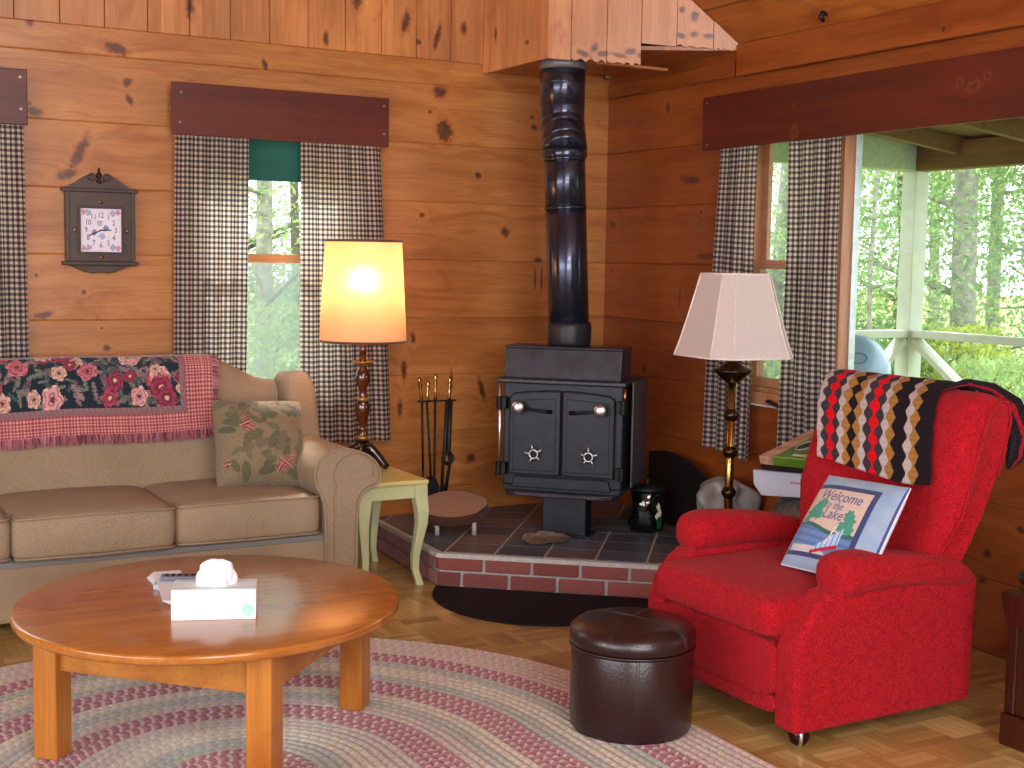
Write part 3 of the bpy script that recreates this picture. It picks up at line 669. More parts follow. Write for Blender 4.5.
# ================================================================== fireplace tools
m_brass=plain('brass',(184,140,70),.22,1.,.1,20)
m_toolb=plain('tool_iron',(30,27,28),.5,.3)
tb=at(434,505,'y',-.22); TX,TY=tb.x,-.22
tx=lambda px,py,y=-.22: at(px,py,'y',y)
ts=thing('fireplace_tool_stand',(TX,TY,HZ),'black tool stand with a brass knob on the hearth left of the stove','tool stand')
part('base',MB().lathe([(.002,0),(.085,0),(.085,.012),(.05,.02),(.02,.04),(.008,.05)],(TX,TY,HZ),24),m_toolb,ts,smooth=True)
part('pole',MB().tube([(TX,TY,HZ+.03),(TX,TY,.76)],.006,8),m_toolb,ts,smooth=True)
zc=tx(434,401).z
part('crossbar',MB().bar((tx(418,400).x,TY,zc),(tx(456,402).x,TY,zc),.01,.008),m_toolb,ts)
def knob(z0,z1): 
    h=z1-z0; return [(.006,z0),(.009,z0+h*.08),(.0055,z0+h*.25),(.0085,z0+h*.4),(.005,z0+h*.5),(.0105,z0+h*.66),(.006,z0+h*.78),(.0115,z0+h*.9),(.003,z1)]
def handle(par,top,low): 
    d=(top-low); Lh=d.length; mm=d.to_track_quat('Z','Y').to_matrix().to_4x4(); part('handle',MB().lathe(knob(0,Lh),low,12,mm),m_brass,par,smooth=True)
part('handle',MB().lathe(knob(.76,tx(435,374).z),(TX,TY,0),12),m_brass,ts,smooth=True)
y_=-.245
def tool(nm,pt,ph,pe,label,cat,head):
    a=at(*pt,'y',y_); b=at(*ph,'y',y_); e=at(*pe,'y',y_-.02)
    o=thing(nm,(e.x,e.y,e.z),label,cat,'brass-handled fireplace tools')
    handle(o,a,b); part('shaft',MB().tube([b,b.lerp(e,.5),e],.0062,8),m_toolb,o,smooth=True)
    if head: head(o,e)
    return o
tool('fireplace_poker',(419,377),(422,402),(423,470),'brass-handled poker, leftmost tool hanging on the stand','poker',lambda o,e: part('hook',MB().tube([e,e+Vector((0,0,-.03)),e+Vector((-.02,0,-.04)),e+Vector((-.035,0,-.025))],[.006,.006,.005,.002],8),m_toolb,o,smooth=True))
def shov(o,e):
    part('blade',MB().prism([(e.x-.02,e.z+.02),(e.x+.02,e.z+.02),(e.x+.045,e.z-.03),(e.x+.045,e.z-.13),(e.x-.045,e.z-.13),(e.x-.045,e.z-.03)],PY(e.y-.004),.006),m_toolb,o,bevel=.002)
tool('fireplace_shovel',(428,381),(427,402),(431,480),'brass-handled ash shovel hanging second from the left on the stand','shovel',lambda o,e: shov(o,e+Vector((.0,0,-.0))))
def tong(o,e):
    pass
a=at(450,377,'y',y_); b=at(449,400,'y',y_); e=at(443,497,'y',y_-.02); c_=at(447,458,'y',y_)
tg=thing('fireplace_tongs',(e.x,e.y,e.z),'heavy dark fireplace tongs with a ring joint, rightmost tool on the stand','tongs','brass-handled fireplace tools')
handle(tg,a,b)
part('arm',MB().tube([b+Vector((-.008,0,0)),c_+Vector((-.014,0,.04)),c_+Vector((-.022,0,-.02)),e+Vector((-.008,0,0))],[.013,.011,.008,.011],8),m_toolb,tg,smooth=True)
part('arm',MB().tube([b+Vector((.008,0,0)),c_+Vector((.008,0,.05)),c_+Vector((.018,0,-.02)),e+Vector((.008,0,0))],[.013,.012,.008,.011],8),m_toolb,tg,smooth=True)
part('ring',MB().tube([c_+Vector((.026*cos(2*PI*i/20),-.008,.026*sin(2*PI*i/20))) for i in range(21)],.010,8,cap=False),m_toolb,tg,smooth=True)
# ================================================================== log-slab stool
m_stoolw=attr_mat('slab_wood',.75,120.,.5)
sc_=Vector((-1.145,-.47,0)); STZ=.288
stl=thing('slab_stool',(sc_.x,sc_.y,HZ),'small stool made from a slice of log with bark edge, on the hearth','stool')
rr=random.Random(9); ph=[rr.uniform(0,6) for _ in range(5)]
SRX,SRY=.158,.150
TLT=lambda x,y: .24*((x-sc_.x)*.488+(y-sc_.y)*.872)
def rad(a): return 1+.035*sin(3*a+ph[0])+.03*sin(5*a+ph[1])+.015*sin(9*a+ph[2])
m=MB()
def cfs(u,v):
    n_=.5+.5*sin(u*60+v*40)*sin(v*300+u*13); c=lin((170,126,96)); return tuple(x*(.75+.3*n_*rr.random()) for x in c[:3])+(1,)
m.grid(lambda u,v:(sc_.x+SRX*v*rad(2*PI*u)*cos(2*PI*u),sc_.y+SRY*v*rad(2*PI*u)*sin(2*PI*u),STZ-.004*v**6+TLT(sc_.x+SRX*v*cos(2*PI*u),sc_.y+SRY*v*sin(2*PI*u))),64,24,cfs)
part('slab_top',m,m_stoolw,stl,smooth=True)
m=MB()
def edge(u,v):
    a=2*PI*u; r_=1+.04*sin(v*PI)+.015*sin(40*a+v*9); return (sc_.x+SRX*r_*rad(a)*cos(a),sc_.y+SRY*r_*rad(a)*sin(a),STZ-.004-.045*v+TLT(sc_.x+SRX*cos(a),sc_.y+SRY*sin(a)))
def cfe(u,v): c=lin((74,44,30)); n_=.7+.5*abs(sin(u*170+v*6)); return tuple(x*n_ for x in c[:3])+(1,)
m.grid(edge,160,6,cfe); m.grid(lambda u,v:(sc_.x+SRX*v*rad(2*PI*u)*cos(2*PI*u),sc_.y+SRY*v*rad(2*PI*u)*sin(2*PI*u),STZ-.049+TLT(sc_.x+SRX*v*cos(2*PI*u),sc_.y+SRY*v*sin(2*PI*u))),64,4,cfe)
part('bark_edge',m,m_stoolw,stl,smooth=True)
for (px,py) in ((437,535),(474,535)):
    f=at(px,py,'z',HZ); part('leg',MB().tube([(f.x,f.y,HZ),(f.x,f.y,STZ-.047+TLT(f.x,f.y))],.011,10),plain('stool_leg',(190,180,170),.5),stl,smooth=True)
for (x_,y_2) in ((-1.08,-.38),(-1.20,-.38)): part('leg',MB().tube([(x_,y_2,HZ),(x_,y_2,STZ-.047+TLT(x_,y_2))],.011,10),plain('stool_leg',(150,130,110),.5),stl,smooth=True)
# ================================================================== side table
m_cream=plain('cream_paint',(198,200,150),.42,0,.05,10)
m_creamt=plain('cream_top',(214,200,132),.3,0,.06,6)
TT=.48
stb=thing('side_table',(-1.68,-.56,0),'small cream-green painted side table between the sofa and the hearth','side table')
x0,x1,y0,y1=-1.79,-1.455,-.845,-.275
part('tabletop',MB().box((x0,y0,TT-.022),(x1,y1,TT)),m_creamt,stb,bevel=.009,seg=3)
i_=.035
ap=MB().box((x0+i_,y0+i_-.012,TT-.085),(x1-i_,y0+i_+.006,TT-.022)); part('apron',ap,m_cream,stb,bevel=.004)
part('apron',MB().box((x1-i_-.006,y0+i_,TT-.085),(x1-i_+.012,y1-i_,TT-.022)),m_cream,stb,bevel=.004)
part('apron',MB().box((x0+i_,y1-i_-.006,TT-.085),(x1-i_,y1-i_+.012,TT-.022)),m_cream,stb,bevel=.004)
part('apron',MB().box((x0+i_-.012,y0+i_,TT-.085),(x0+i_+.006,y1-i_,TT-.022)),m_cream,stb,bevel=.004)
for sx in (-1,1):
    for sy in (-1,1):
        bx=(x1-i_ if sx>0 else x0+i_); by=(y0+i_ if sy<0 else y1-i_)
        prof=[(0,.030,TT-.022),(.002,.030,TT-.085),(.010,.027,TT-.14),(.010,.023,TT-.20),(-.002,.019,TT-.28),(-.012,.017,TT-.35),(-.012,.015,TT-.41),(.0,.015,TT-.455),(.006,.017,0.)]
        m=MB(); k=len(m.v)
        for off,w_,z in prof:
            cx_,cy_=bx+sx*off*.9,by+sy*off*.9
            m.v+=[(cx_-w_,cy_-w_,z),(cx_+w_,cy_-w_,z),(cx_+w_,cy_+w_,z),(cx_-w_,cy_+w_,z)]
        for i in range(len(prof)-1):
            for j in range(4): a=i*4+j; b=i*4+(j+1)%4; m.f.append((a,b,b+4,a+4))
        m.f.append((0,1,2,3)); e=(len(prof)-1)*4; m.f.append((e+3,e+2,e+1,e))
        part('leg',m,m_cream,stb,smooth=False,bevel=.004)
# ================================================================== table lamp
m_amber=plain('amber_glass_wood',(84,38,16),.12,.1,.3,20,0,**{'Coat Weight':.6,'Coat Roughness':.08})
m_gold=plain('antique_gold',(186,140,66),.3,.8)
m_dwood=plain('dark_lamp_wood',(38,20,16),.2,0,.2,20,0,**{'Coat Weight':.5})
la=at(363,344,'y',-.50); LX,LY=la.x,-.50
tl=thing('table_lamp',(LX,LY,TT),'lit table lamp with a drum shade and turned amber column on the side table','lamp')
zz=lambda py: at(363,py,'y',LY).z
zb=TT
part('column',MB().lathe([(.018,zz(440)),(.024,zz(438)),(.026,zz(433)),(.018,zz(430)),(.014,zz(427)),(.022,zz(420)),(.032,zz(412)),(.033,zz(405)),(.024,zz(400)),(.018,zz(396)),(.016,zz(391)),(.020,zz(388)),(.032,zz(382)),(.035,zz(377)),(.028,zz(371)),(.016,zz(367)),(.012,zz(364))],(LX,LY,0),28),m_amber,tl,smooth=True)
part('collar',MB().lathe([(.02,zz(401)),(.031,zz(400)),(.031,zz(398)),(.02,zz(397))],(LX,LY,0),28),m_gold,tl,smooth=True)
part('collar',MB().lathe([(.02,zz(440)),(.03,zz(439)),(.03,zz(436)),(.02,zz(435))],(LX,LY,0),28),m_gold,tl,smooth=True)
part('drip_dish',MB().lathe([(.008,zz(366)),(.02,zz(365)),(.048,zz(362.5)),(.05,zz(361)),(.044,zz(361.5)),(.01,zz(362.5))],(LX,LY,0),28),m_gold,tl,smooth=True)
part('candle_sleeve',MB().tube([(LX,LY,zz(363)),(LX,LY,zz(336))],.016,16),m_amber,tl,smooth=True)
part('pedestal',MB().lathe([(.012,TT+.035),(.024,TT+.05),(.026,TT+.08),(.022,zz(442)),(.02,zz(440))],(LX,LY,0),24),m_dwood,tl,smooth=True)
for k in range(4):
    a=R(-40+90*k+8); d_=Vector((cos(a),sin(a),0)); b_=Vector((LX,LY,0))
    m=MB().tube([b_+d_*.010+Vector((0,0,TT+.125)),b_+d_*.035+Vector((0,0,TT+.105)),b_+d_*.068+Vector((0,0,TT+.070)),b_+d_*.098+Vector((0,0,TT+.033)),b_+d_*.118+Vector((0,0,TT+.016))],[.022,.024,.022,.019,.014],10)
    part('foot',m,m_dwood,tl,smooth=True)
part('harp',MB().tube([(LX-.0,LY,zz(336)),(LX-.06,LY,zz(320)),(LX-.06,LY,zz(270)),(LX,LY,zz(245)),(LX+.06,LY,zz(270)),(LX+.06,LY,zz(320)),(LX,LY,zz(336))],.002,6),m_gold,tl,smooth=True)
t=NT('lamp_shade_cloth'); nz=t.noise(t.obj(),300.,2.); col=t.ramp(nz,[(.3,lin((236,200,160))),(.7,lin((250,222,186)))])
b1=t.n('BsdfPrincipled',{'Base Color':col,'Roughness':.9}); b2=t.n('BsdfTranslucent',{0:lin((252,200,158))}); b3=t.n('BsdfRefraction',{'Color':lin((255,214,160)),'Roughness':1.0,'IOR':1.25}); m3=t.n('MixShader',{0:.3,1:b2.outputs[0],2:b3.outputs[0]}); mx=t.n('MixShader',{0:.6,1:b1.outputs[0],2:m3.outputs[0]}); t.t.links.new(mx.outputs[0],t.o.inputs[0]); m_shade=t.m
zt,zbm=zz(241),zz(341); rt_,rb_=.174,.198
m=MB().grid(lambda u,v:(LX+(rb_+(rt_-rb_)*v)*cos(2*PI*u),LY+(rb_+(rt_-rb_)*v)*sin(2*PI*u),zbm+(zt-zbm)*v),56,1)
shd=part('lamp_shade',m,m_shade,tl,smooth=True)
m_trimb=fabric('shade_trim',(104,66,50),.2)
part('trim_band',MB().lathe([(rb_,zbm-.006),(rb_+.003,zbm-.006),(rb_+.002,zbm+.012),(rb_-.001,zbm+.012)],(LX,LY,0),56),m_trimb,shd) if False else None
for (r_,z_) in ((rb_,zbm),(rt_,zt)):
    part('trim_band',MB().tube([(LX+(r_+.001)*cos(2*PI*i/56),LY+(r_+.001)*sin(2*PI*i/56),z_) for i in range(57)],.006,8,cap=False),m_trimb,shd,smooth=True)
t=NT('bulb_glow'); e_=t.n('Emission',{0:(1.,.62,.3,1),1:3.}); t.t.links.new(e_.outputs[0],t.o.inputs[0])
bz=zz(295); part('light_bulb',MB().lathe([(.012,-.05),(.014,-.03),(.028,0),(.030,.015),(.022,.036),(.004,.045)],(LX,LY,bz),16),t.m,tl,smooth=True)
li=bpy.data.lights.new('lamp_bulb','POINT'); li.energy=11; li.color=(1.,.60,.27); li.shadow_soft_size=.05; lo=bpy.data.objects.new('lamp_bulb',li); COL.objects.link(lo); lo.location=(LX,LY,bz+.06)
# ================================================================== floor lamp
FX,FY=-.42,-1.66
fz_=lambda py: at(731,py,'x',FX).z
m_abr=plain('antique_brass',(176,136,74),.2,1.,.15,12)
m_abd=plain('bronze_dark',(70,54,34),.25,.9)
fl=thing('floor_lamp',(FX,FY,0),'brass floor lamp with a white panelled shade beside the hearth','lamp')
FX=at(731,420,'y',FY).x
part('base',MB().lathe([(.002,0),(.14,0),(.14,.012),(.12,.025),(.05,.04),(.025,.07),(.018,.09)],(FX,FY,0),32),m_abr,fl,smooth=True)
part('pole',MB().tube([(FX,FY,.06),(FX,FY,fz_(378))],.0185,16),m_abr,fl,smooth=True)
for py in (415,452,493):
    z=fz_(py); part('collar',MB().lathe([(.018,z-.026),(.024,z-.018),(.031,z-.006),(.031,z+.006),(.024,z+.018),(.018,z+.026)],(FX,FY,0),20),m_abd,fl,smooth=True)
z=fz_(370); part('reflector_dish',MB().lathe([(.014,z-.055),(.03,z-.05),(.055,z-.028),(.078,z-.006),(.080,z+.004),(.07,z+.004),(.045,z+.02),(.02,z+.035),(.012,z+.05)],(FX,FY,0),28),m_abd,fl,smooth=True)
part('stem',MB().tube([(FX,FY,z+.03),(FX,FY,fz_(275))],.006,8),m_abr,fl,smooth=True)
t=NT('white_shade'); nz=t.noise(t.obj(),300.,2.); col=t.ramp(nz,[(.3,lin((226,208,202))),(.7,lin((242,226,220)))])
b1=t.n('BsdfPrincipled',{'Base Color':col,'Roughness':.85}); b2=t.n('BsdfTranslucent',{0:col}); mx=t.n('MixShader',{0:.25,1:b1.outputs[0],2:b2.outputs[0]}); t.t.links.new(mx.outputs[0],t.o.inputs[0])
zb_,zt_=fz_(355.5),fz_(274); rt2=.14
dc2=Vector((CAM.x-FX,CAM.y-FY,0)).normalized(); nf=(dc2*cos(R(32))+Vector((RGT.x,RGT.y,0)).normalized()*sin(R(32))).normalized(); tf=Vector((-nf.y,nf.x,0))
hw_,hn=.136,.069
oct_=[(1,-hw_),(1,hw_)]
def octp(k,sc):
    q=k//2; a=hw_+hn; b=hw_*(1 if k%2 else -1); c_,s_=[(1,0),(0,1),(-1,0),(0,-1)][q]
    p=nf*(a*c_-b*s_)+tf*(a*s_+b*c_); return Vector((FX,FY,0))+p*sc
def shp(u,v):
    s_=u*8; k=int(min(s_,7.999)); f=s_-k; sc=1-.42*v**.9; p=octp(k,sc).lerp(octp((k+1)%8,sc),f); return (p.x,p.y,zb_+(zt_-zb_)*v)
m=MB().grid(shp,16,6); sh2=part('lamp_shade',m,t.m,fl)
m=MB()
for k in range(8): m.tube([tuple(octp(k,1-.42*(i/6)**.9+.012)+Vector((0,0,zb_+(zt_-zb_)*i/6))) for i in range(7)],.003,6)
for sc,z_ in ((1.01,zb_),(.59,zt_)): m.tube([tuple(octp(k%8,sc)+Vector((0,0,z_))) for k in range(9)],.0045,6)
part('piping',m,plain('shade_piping',(240,226,218),.8),sh2,smooth=True)
part('spider',MB().bar((FX-rt2*.8,FY,zt_-.012),(FX+rt2*.8,FY,zt_-.012),.004),m_abr,fl)
# ================================================================== wall clock
m_ck=plain('clock_pewter_wood',(74,58,52),.4,.25,.15,30,.2)
m_ckd=plain('clock_inner_frame',(52,34,34),.4)
m_bronze=plain('clock_button',(130,104,76),.3,.8)
CXk=-2.698; ax0,ax1=-2.846,-2.550; zb0,zt0=1.418,1.728
ck=thing('wall_clock',(CXk,-.0,1.4),'dark-framed wall clock with a scroll top and square floral face','clock')
yk=-.012
part('case',MB().box((ax0,-.045,zb0),(ax1,-.0,zt0)),m_ck,ck,bevel=.004)
part('moulding',MB().box((ax0-.016,-.058,zt0-.004),(ax1+.016,0,zt0+.012)),m_ck,ck,bevel=.004)
part('moulding',MB().box((ax0-.016,-.058,zb0-.016),(ax1+.016,0,zb0+.002)),m_ck,ck,bevel=.004)
for s_ in (-1,1):
    xx=CXk+s_*.142; part('side_column',MB().box((xx-.008,-.055,zb0),(xx+.008,-.045,zt0)),m_ck,ck,bevel=.003)
pts=[(ax0-.016,zt0+.012)]+[(CXk-.155+.125*i/10,zt0+.014+.062*sin(PI/2*(i/10)**1.6)) for i in range(11)]+[(CXk-.018,zt0+.062),(CXk-.022,zt0+.044),(CXk,zt0+.034)]
pts=pts+[(2*CXk-x_,z_) for x_,z_ in reversed(pts[:-1])]
part('pediment',MB().prism(pts,PY(-.03),.03),m_ck,ck,bevel=.003)
for s_ in (-1,1):
    part('scroll',MB().tube([(CXk+s_*(.033+.014*cos(a)),-.034,zt0+.062+.014*sin(a)) for a in [R(q*30) for q in range(-2,10)]],.005,8),m_ck,ck,smooth=True)
part('finial',MB().lathe([(.008,zt0+.03),(.012,zt0+.045),(.006,zt0+.055),(.013,zt0+.068),(.011,zt0+.078),(.004,zt0+.086),(.005,zt0+.10),(.001,zt0+.106)],(CXk,-.022,0),16),m_dark,ck,smooth=True)
pts=[(CXk-.15,zb0-.014),(CXk-.12,zb0-.022),(CXk-.07,zb0-.043),(CXk-.03,zb0-.052),(CXk-.008,zb0-.046),(CXk,zb0-.05)]
pts=pts+[(2*CXk-x_,z_) for x_,z_ in reversed(pts[:-1])]
part('apron_board',MB().prism(pts,PY(-.03),.03),m_ck,ck,bevel=.003)
fx0,fx1,fz0,fz1=CXk-.088,CXk+.088,1.462,1.652
m=MB()
for a_,b_ in (((fx0-.012,fz0-.012),(fx0,fz1+.012)),((fx1,fz0-.012),(fx1+.012,fz1+.012)),((fx0,fz0-.012),(fx1,fz0)),((fx0,fz1),(fx1,fz1+.012))): m.box((a_[0],-.056,a_[1]),(b_[0],-.045,b_[1]))
part('inner_frame',m,m_ckd,ck)
t_f=attr_mat('clock_face',.4,200,.0)
def cff(u,v):
    base=[236,228,240]
    for (cx_,cz_,r_,c_) in ((.08,.08,.07,(210,150,160)),(.2,.1,.08,(170,170,214)),(.92,.08,.07,(210,150,160)),(.8,.1,.08,(170,170,214)),(.08,.92,.07,(214,140,150)),(.2,.9,.08,(160,170,214)),(.92,.92,.07,(214,140,150)),(.8,.9,.08,(170,175,214)),(.47,.66,.08,(176,180,214)),(.33,.45,.07,(130,140,190)),(.62,.55,.07,(120,140,190)),(.52,.36,.08,(176,180,214))):
        if (u-cx_)**2+(v-cz_)**2<r_*r_*(.8+.4*sin(u*50)*sin(v*47)): base=c_
    return lin(base)
m=MB().grid(lambda u,v:(fx0+(fx1-fx0)*u,-.0495,fz0+(fz1-fz0)*v),48,48,cff); fc=part('clock_face',m,t_f,ck)
cz_=(fz0+fz1)/2; m_num=plain('numeral_ink',(60,48,62),.6)
for h in range(1,13):
    a=PI/2-h*PI/6; m=text_mb(str(h),.034); xf(m,lambda v:(CXk+.064*cos(a)+v.x*.8,-.0502-v.z*.5,cz_+.066*sin(a)+v.y)); part('numeral',m,m_num,fc)
for a,L_,w_ in ((R(2),.045,.005),(R(205),.056,.0045)):
    e=Vector((CXk+L_*cos(a),-.052,cz_+L_*sin(a))); c0_=Vector((CXk-.008*cos(a),-.052,cz_-.008*sin(a))); part('hand',MB().bar(c0_,e,w_,.001,up=(0,1,0)),m_dark,fc)
for dx,dz in ((0,.122),(0,-.122),(-.113,0),(.113,0)):
    m=MB().sq((CXk+dx,-.047,cz_+dz+(.003 if dz else 0)),((.013,.006,.007) if dz else (.007,.006,.013)),.9,.9,14,8); part('button',m,m_bronze,ck,smooth=True)
# ================================================================== SOFA
m_sofa=fabric('sofa_twill',(162,138,112),.3,420.,.6,.92,3.,.05)
m_deck=fabric('sofa_decking',(128,124,120),.1,300.,.2)
sf=thing('sofa',(-2.9,-.55,0),'tan camelback sofa with rolled arms along the left wall','sofa')
XR,XL=-1.80,-4.02; YF=-.93; 
part('frame',MB().box((XL+.02,YF+.035,.05),(XR-.01,-.14,.27)),m_sofa,sf,bevel=.015,seg=3)
part('deck',MB().box((XL+.15,YF+.03,.26),(XR-.15,-.2,.287)),m_deck,sf,bevel=.008)
for x_,y_3 in ((XR-.08,YF+.08),(XL+.08,YF+.08),(XR-.08,-.2),(XL+.08,-.2)): part('leg',MB().tube([(x_,y_3,0),(x_,y_3,.06)],[.02,.028],12),m_dwood,sf)
def arm_prof(s):
    c=XR if s>0 else XL
    pr=[(-.175,.05),(-.175,.40),(-.195,.46),(-.220,.505),(-.228,.555),(-.210,.606),(-.165,.640),(-.11,.654),(-.045,.645),(.02,.618),(.062,.575),(.076,.528),(.062,.492),(.022,.482),(-.018,.452),(-.036,.39),(-.036,.05)]
    return [(c+s*a,z) for a,z in pr]
def smooth_poly(p,it=2,keep=()):
    for _ in range(it):
        q=[]
        for i in range(len(p)):
            a=p[i];b=p[(i+1)%len(p)]; q+=[(a[0]*.75+b[0]*.25,a[1]*.75+b[1]*.25),(a[0]*.25+b[0]*.75,a[1]*.25+b[1]*.75)]
        p=q
    return p
for s_ in (1,-1):
    am=arm_prof(s_); sm=smooth_poly(am,2)
    ar=part('arm',MB().prism(sm,PY(YF),.70),m_sofa,sf,bevel=.012,seg=3)
    # scroll welt on the arm front
    c=XR if s_>0 else XL; cc=(c-s_*.05,.548); pts=[]
    for i in range(17):
        a=R(215-i*14.5); r_=.098-.0011*i if i<22 else .074-.006*(i-22); pts.append((cc[0]+s_*r_*1.02*cos(a),YF-.002,cc[1]+r_*.92*sin(a)))
    pts=[(c-s_*.145,YF-.002,.06),(c-s_*.145,YF-.002,.35),(c-s_*.148,YF-.002,.44)]+pts
    part('welt',MB().tube(pts,.0045,6),m_sofa,ar,smooth=True)
    pw=[(x,YF-.001,z) for x,z in sm]; part('welt',MB().tube(pw+[pw[0]],.005,6),m_sofa,ar,smooth=True)
def backz(x):
    s=(x-(XL+XR)/2)/((XR-XL)/2-.19)
    s=abs(s); return .888+.112*(0.5+.5*cos(PI*min(1,max(0,(s-.66)/.36))))
nb=40; xs_=[XL+.16+(XR-XL-.32)*i/nb for i in range(nb+1)]
m=MB()
def bk_fn(u,v):
    x=XL+.16+(XR-XL-.32)*u; zt_b=backz(x)
    # around profile: from seat front up over the top roll to the back bottom
    prof=[(-.36,.27),(-.345,.45),(-.325,.62),(-.30,.78),(-.285,zt_b-.10),(-.275,zt_b-.04),(-.245,zt_b-.008),(-.205,zt_b),(-.165,zt_b-.01),(-.14,zt_b-.05),(-.13,zt_b-.14),(-.125,.4),(-.125,.1)]
    s=v*(len(prof)-1); k=min(int(s),len(prof)-2); f=s-k; return (x,prof[k][0]*(1-f)+prof[k+1][0]*f,prof[k][1]*(1-f)+prof[k+1][1]*f)
m.grid(bk_fn,nb,24); 
for u in (0,1): m.poly([bk_fn(u,i/24) for i in range(25)])
bk_=part('backrest',m,m_sofa,sf,smooth=True,sub=0)
# wings
for s_ in (1,-1):
    c=XR if s_>0 else XL
    wp=[(-.135,.50),(-.135,.84),(-.16,.895),(-.20,.925),(-.255,.93),(-.31,.915),(-.36,.87),(-.395,.80),(-.42,.70),(-.44,.62),(-.45,.50)]
    m=MB().prism(smooth_poly(wp,1),PX(c-.155 if s_>0 else c+.0),.155); part('wing',m,m_sofa,sf,bevel=.045,seg=5)
# seat cushions
cw=(XR-XL-.37)/3
for i in range(3):
    xa=XR-.188-cw*(i+1); cx_=xa+cw/2
    m=MB().sq((cx_,(YF-.36)/2+.02,.375),(cw/2+.004,(abs(YF)-.33)/2,.085),.22,.16,48,18)
    fy=YF+.012
    def crown(v,cx_=cx_): 
        v=v.copy()
        if v.z>.375: v.z+=.020*max(0,1-((v.x-cx_)/(cw/2))**2)*max(0,1-((v.y+.62)/.36)**2)
        if i==1: v.y=-.34+(v.y+.34)*1.03
        return v
    cu=part('seat_cushion',xf(m,crown),m_sofa,sf,smooth=True)
    for zz_ in (.455,.302):
        yy=YF+.008-(.018 if i==1 else 0); pts=[(cx_-cw/2+.012,yy+.10,zz_+.0),(cx_-cw/2+.010,yy+.012,zz_),(cx_-cw/2+.03,yy-.002,zz_),(cx_,yy-.004,zz_+(.004 if zz_>.4 else -.003)),(cx_+cw/2-.03,yy-.002,zz_),(cx_+cw/2-.010,yy+.012,zz_),(cx_+cw/2-.012,yy+.10,zz_)]
        part('welt',MB().tube(pts,.0045,6),m_sofa,cu,smooth=True)
pp=at(200,547,'y',YF+.02)
o_=part('white_pen',MB().tube([(pp.x-.035,-.905,.309),(pp.x+.05,-.905,.309)],.0065,8),plain('white_plastic',(236,234,240),.35),None,smooth=True); tag(o_,'small white pen lying in the gap under the sofa seat cushion','pen')
# ---- tapestry throw on the sofa back
rr=random.Random(21)
fl_=[]
for i in range(120):
    fl_.append((rr.uniform(0,3.2),rr.uniform(0,1),rr.uniform(.045,.085),rr.choice([(196,110,120),(222,160,160),(170,74,92),(214,170,150),(150,60,84)])))
lf=[(rr.uniform(0,3.2),rr.uniform(0,1),rr.uniform(.03,.07),rr.choice([(96,112,100),(120,120,110),(70,90,90),(140,112,118),(150,126,122),(110,84,92)])) for _ in range(800)]
NAVY=(32,46,56)
BX0,BX1=-3.62,-2.275; 
def blanket_path(x,v):
    # v 0 = lower fringe edge at front, 1 = behind
    zt_b=backz(x)
    P=[(-.345,.683),(-.327,.74),(-.312,.82),(-.298,zt_b-.09),(-.288,zt_b-.03),(-.255,zt_b+.006),(-.205,zt_b+.010),(-.155,zt_b+.0),(-.124,zt_b-.05),(-.116,zt_b-.16)]
    s=v*(len(P)-1); k=min(int(s),len(P)-2); f=s-k; return P[k][0]*(1-f)+P[k+1][0]*f-.004,P[k][1]*(1-f)+P[k+1][1]*f
def bfn(u,v):
    x=BX0+(BX1-BX0)*u; 
    x+= .02*(v-.2)*(u>.97)
    y,z=blanket_path(x,v); 
    drop=(.004*(1-u))*(1-v)*-1+.010*sin(u*14)*(1-v)*.4
    return (x,y-.003*sin(u*22),z+drop*1.)
_bk={}
def near(lst,a,key):
    q=(key,int(a*20))
    if q not in _bk: _bk[q]=[e for e in lst if abs(e[0]*.45-(q[1]+.5)/20)<e[2]*.75+.03]
    return _bk[q]
def bcol(u,v):
    # metric coordinates from lower-right corner
    a=(1-u)*(BX1-BX0); b=v*.62
    n_=.9+.2*rr.random()
    wov=lambda c:tuple(x*n_ for x in lin(c)[:3])+(1,)
    if a<.135 or b<.105:
        ed=min(a-.0,b-.0) if True else 0
        if (a>=.122 and b>.092) or (b>=.092 and a>.122): return wov((120,110,110) if int((a+b)*120)%2 else (160,100,104))
        q=(int(a/.0068)%2)+(int(b/.0076)%2); return wov([(224,160,146),(186,104,106),(132,66,80)][q])
    if a<.148 or b<.118: return wov((132,124,120) if int((a-b)*90)%2 else (150,92,100))
    c=None
    for (fx_,fy_,r_,k) in near(lf,a,0):
        dx=a-fx_*.45; dy=b-.13-fy_*.5; an=fx_*37; x_=dx*cos(an)+dy*sin(an); y_=-dx*sin(an)+dy*cos(an)
        if (x_/(r_*.52))**2+(y_/(r_*.20))**2<1 and (int((x_+y_)*260)%3 or abs(y_)<.004): c=k
    for (fx_,fy_,r_,k) in near(fl_,a,1):
        dx=a-fx_*.45; dy=b-.13-fy_*.5; th_=math.atan2(dy,dx); d2=(dx*dx+dy*dy)**.5; rr_=r_*.60*(.92+.09*sin(th_*5+fx_*7)+.05*sin(th_*2+fx_*3))
        if d2<rr_:
            f_=d2/rr_; w_=sin(f_*13+1.4*sin(th_*2.5+fx_*9))
            c=k if w_>-.35 else tuple(int(x*.74) for x in k)
            if f_<.22: c=(120,44,60) if k[1]>100 else (230,190,150)
            elif f_>.8 and sin(th_*7+fx_)>.2: c=tuple(min(255,int(x*1.12)) for x in k)
    return wov(c or NAVY)
m_tap=attr_mat('tapestry_weave',.95,700.,.4,sheen=.4,spec=.1)
th=thing('tapestry_throw',(-2.9,-.3,1.0),'navy throw with pink roses, gingham border and fringe over the sofa back','throw blanket')
part('cloth',MB().grid(bfn,440,170,bcol),m_tap,th,smooth=True,solid=.004)
m=MB(); rr=random.Random(2)
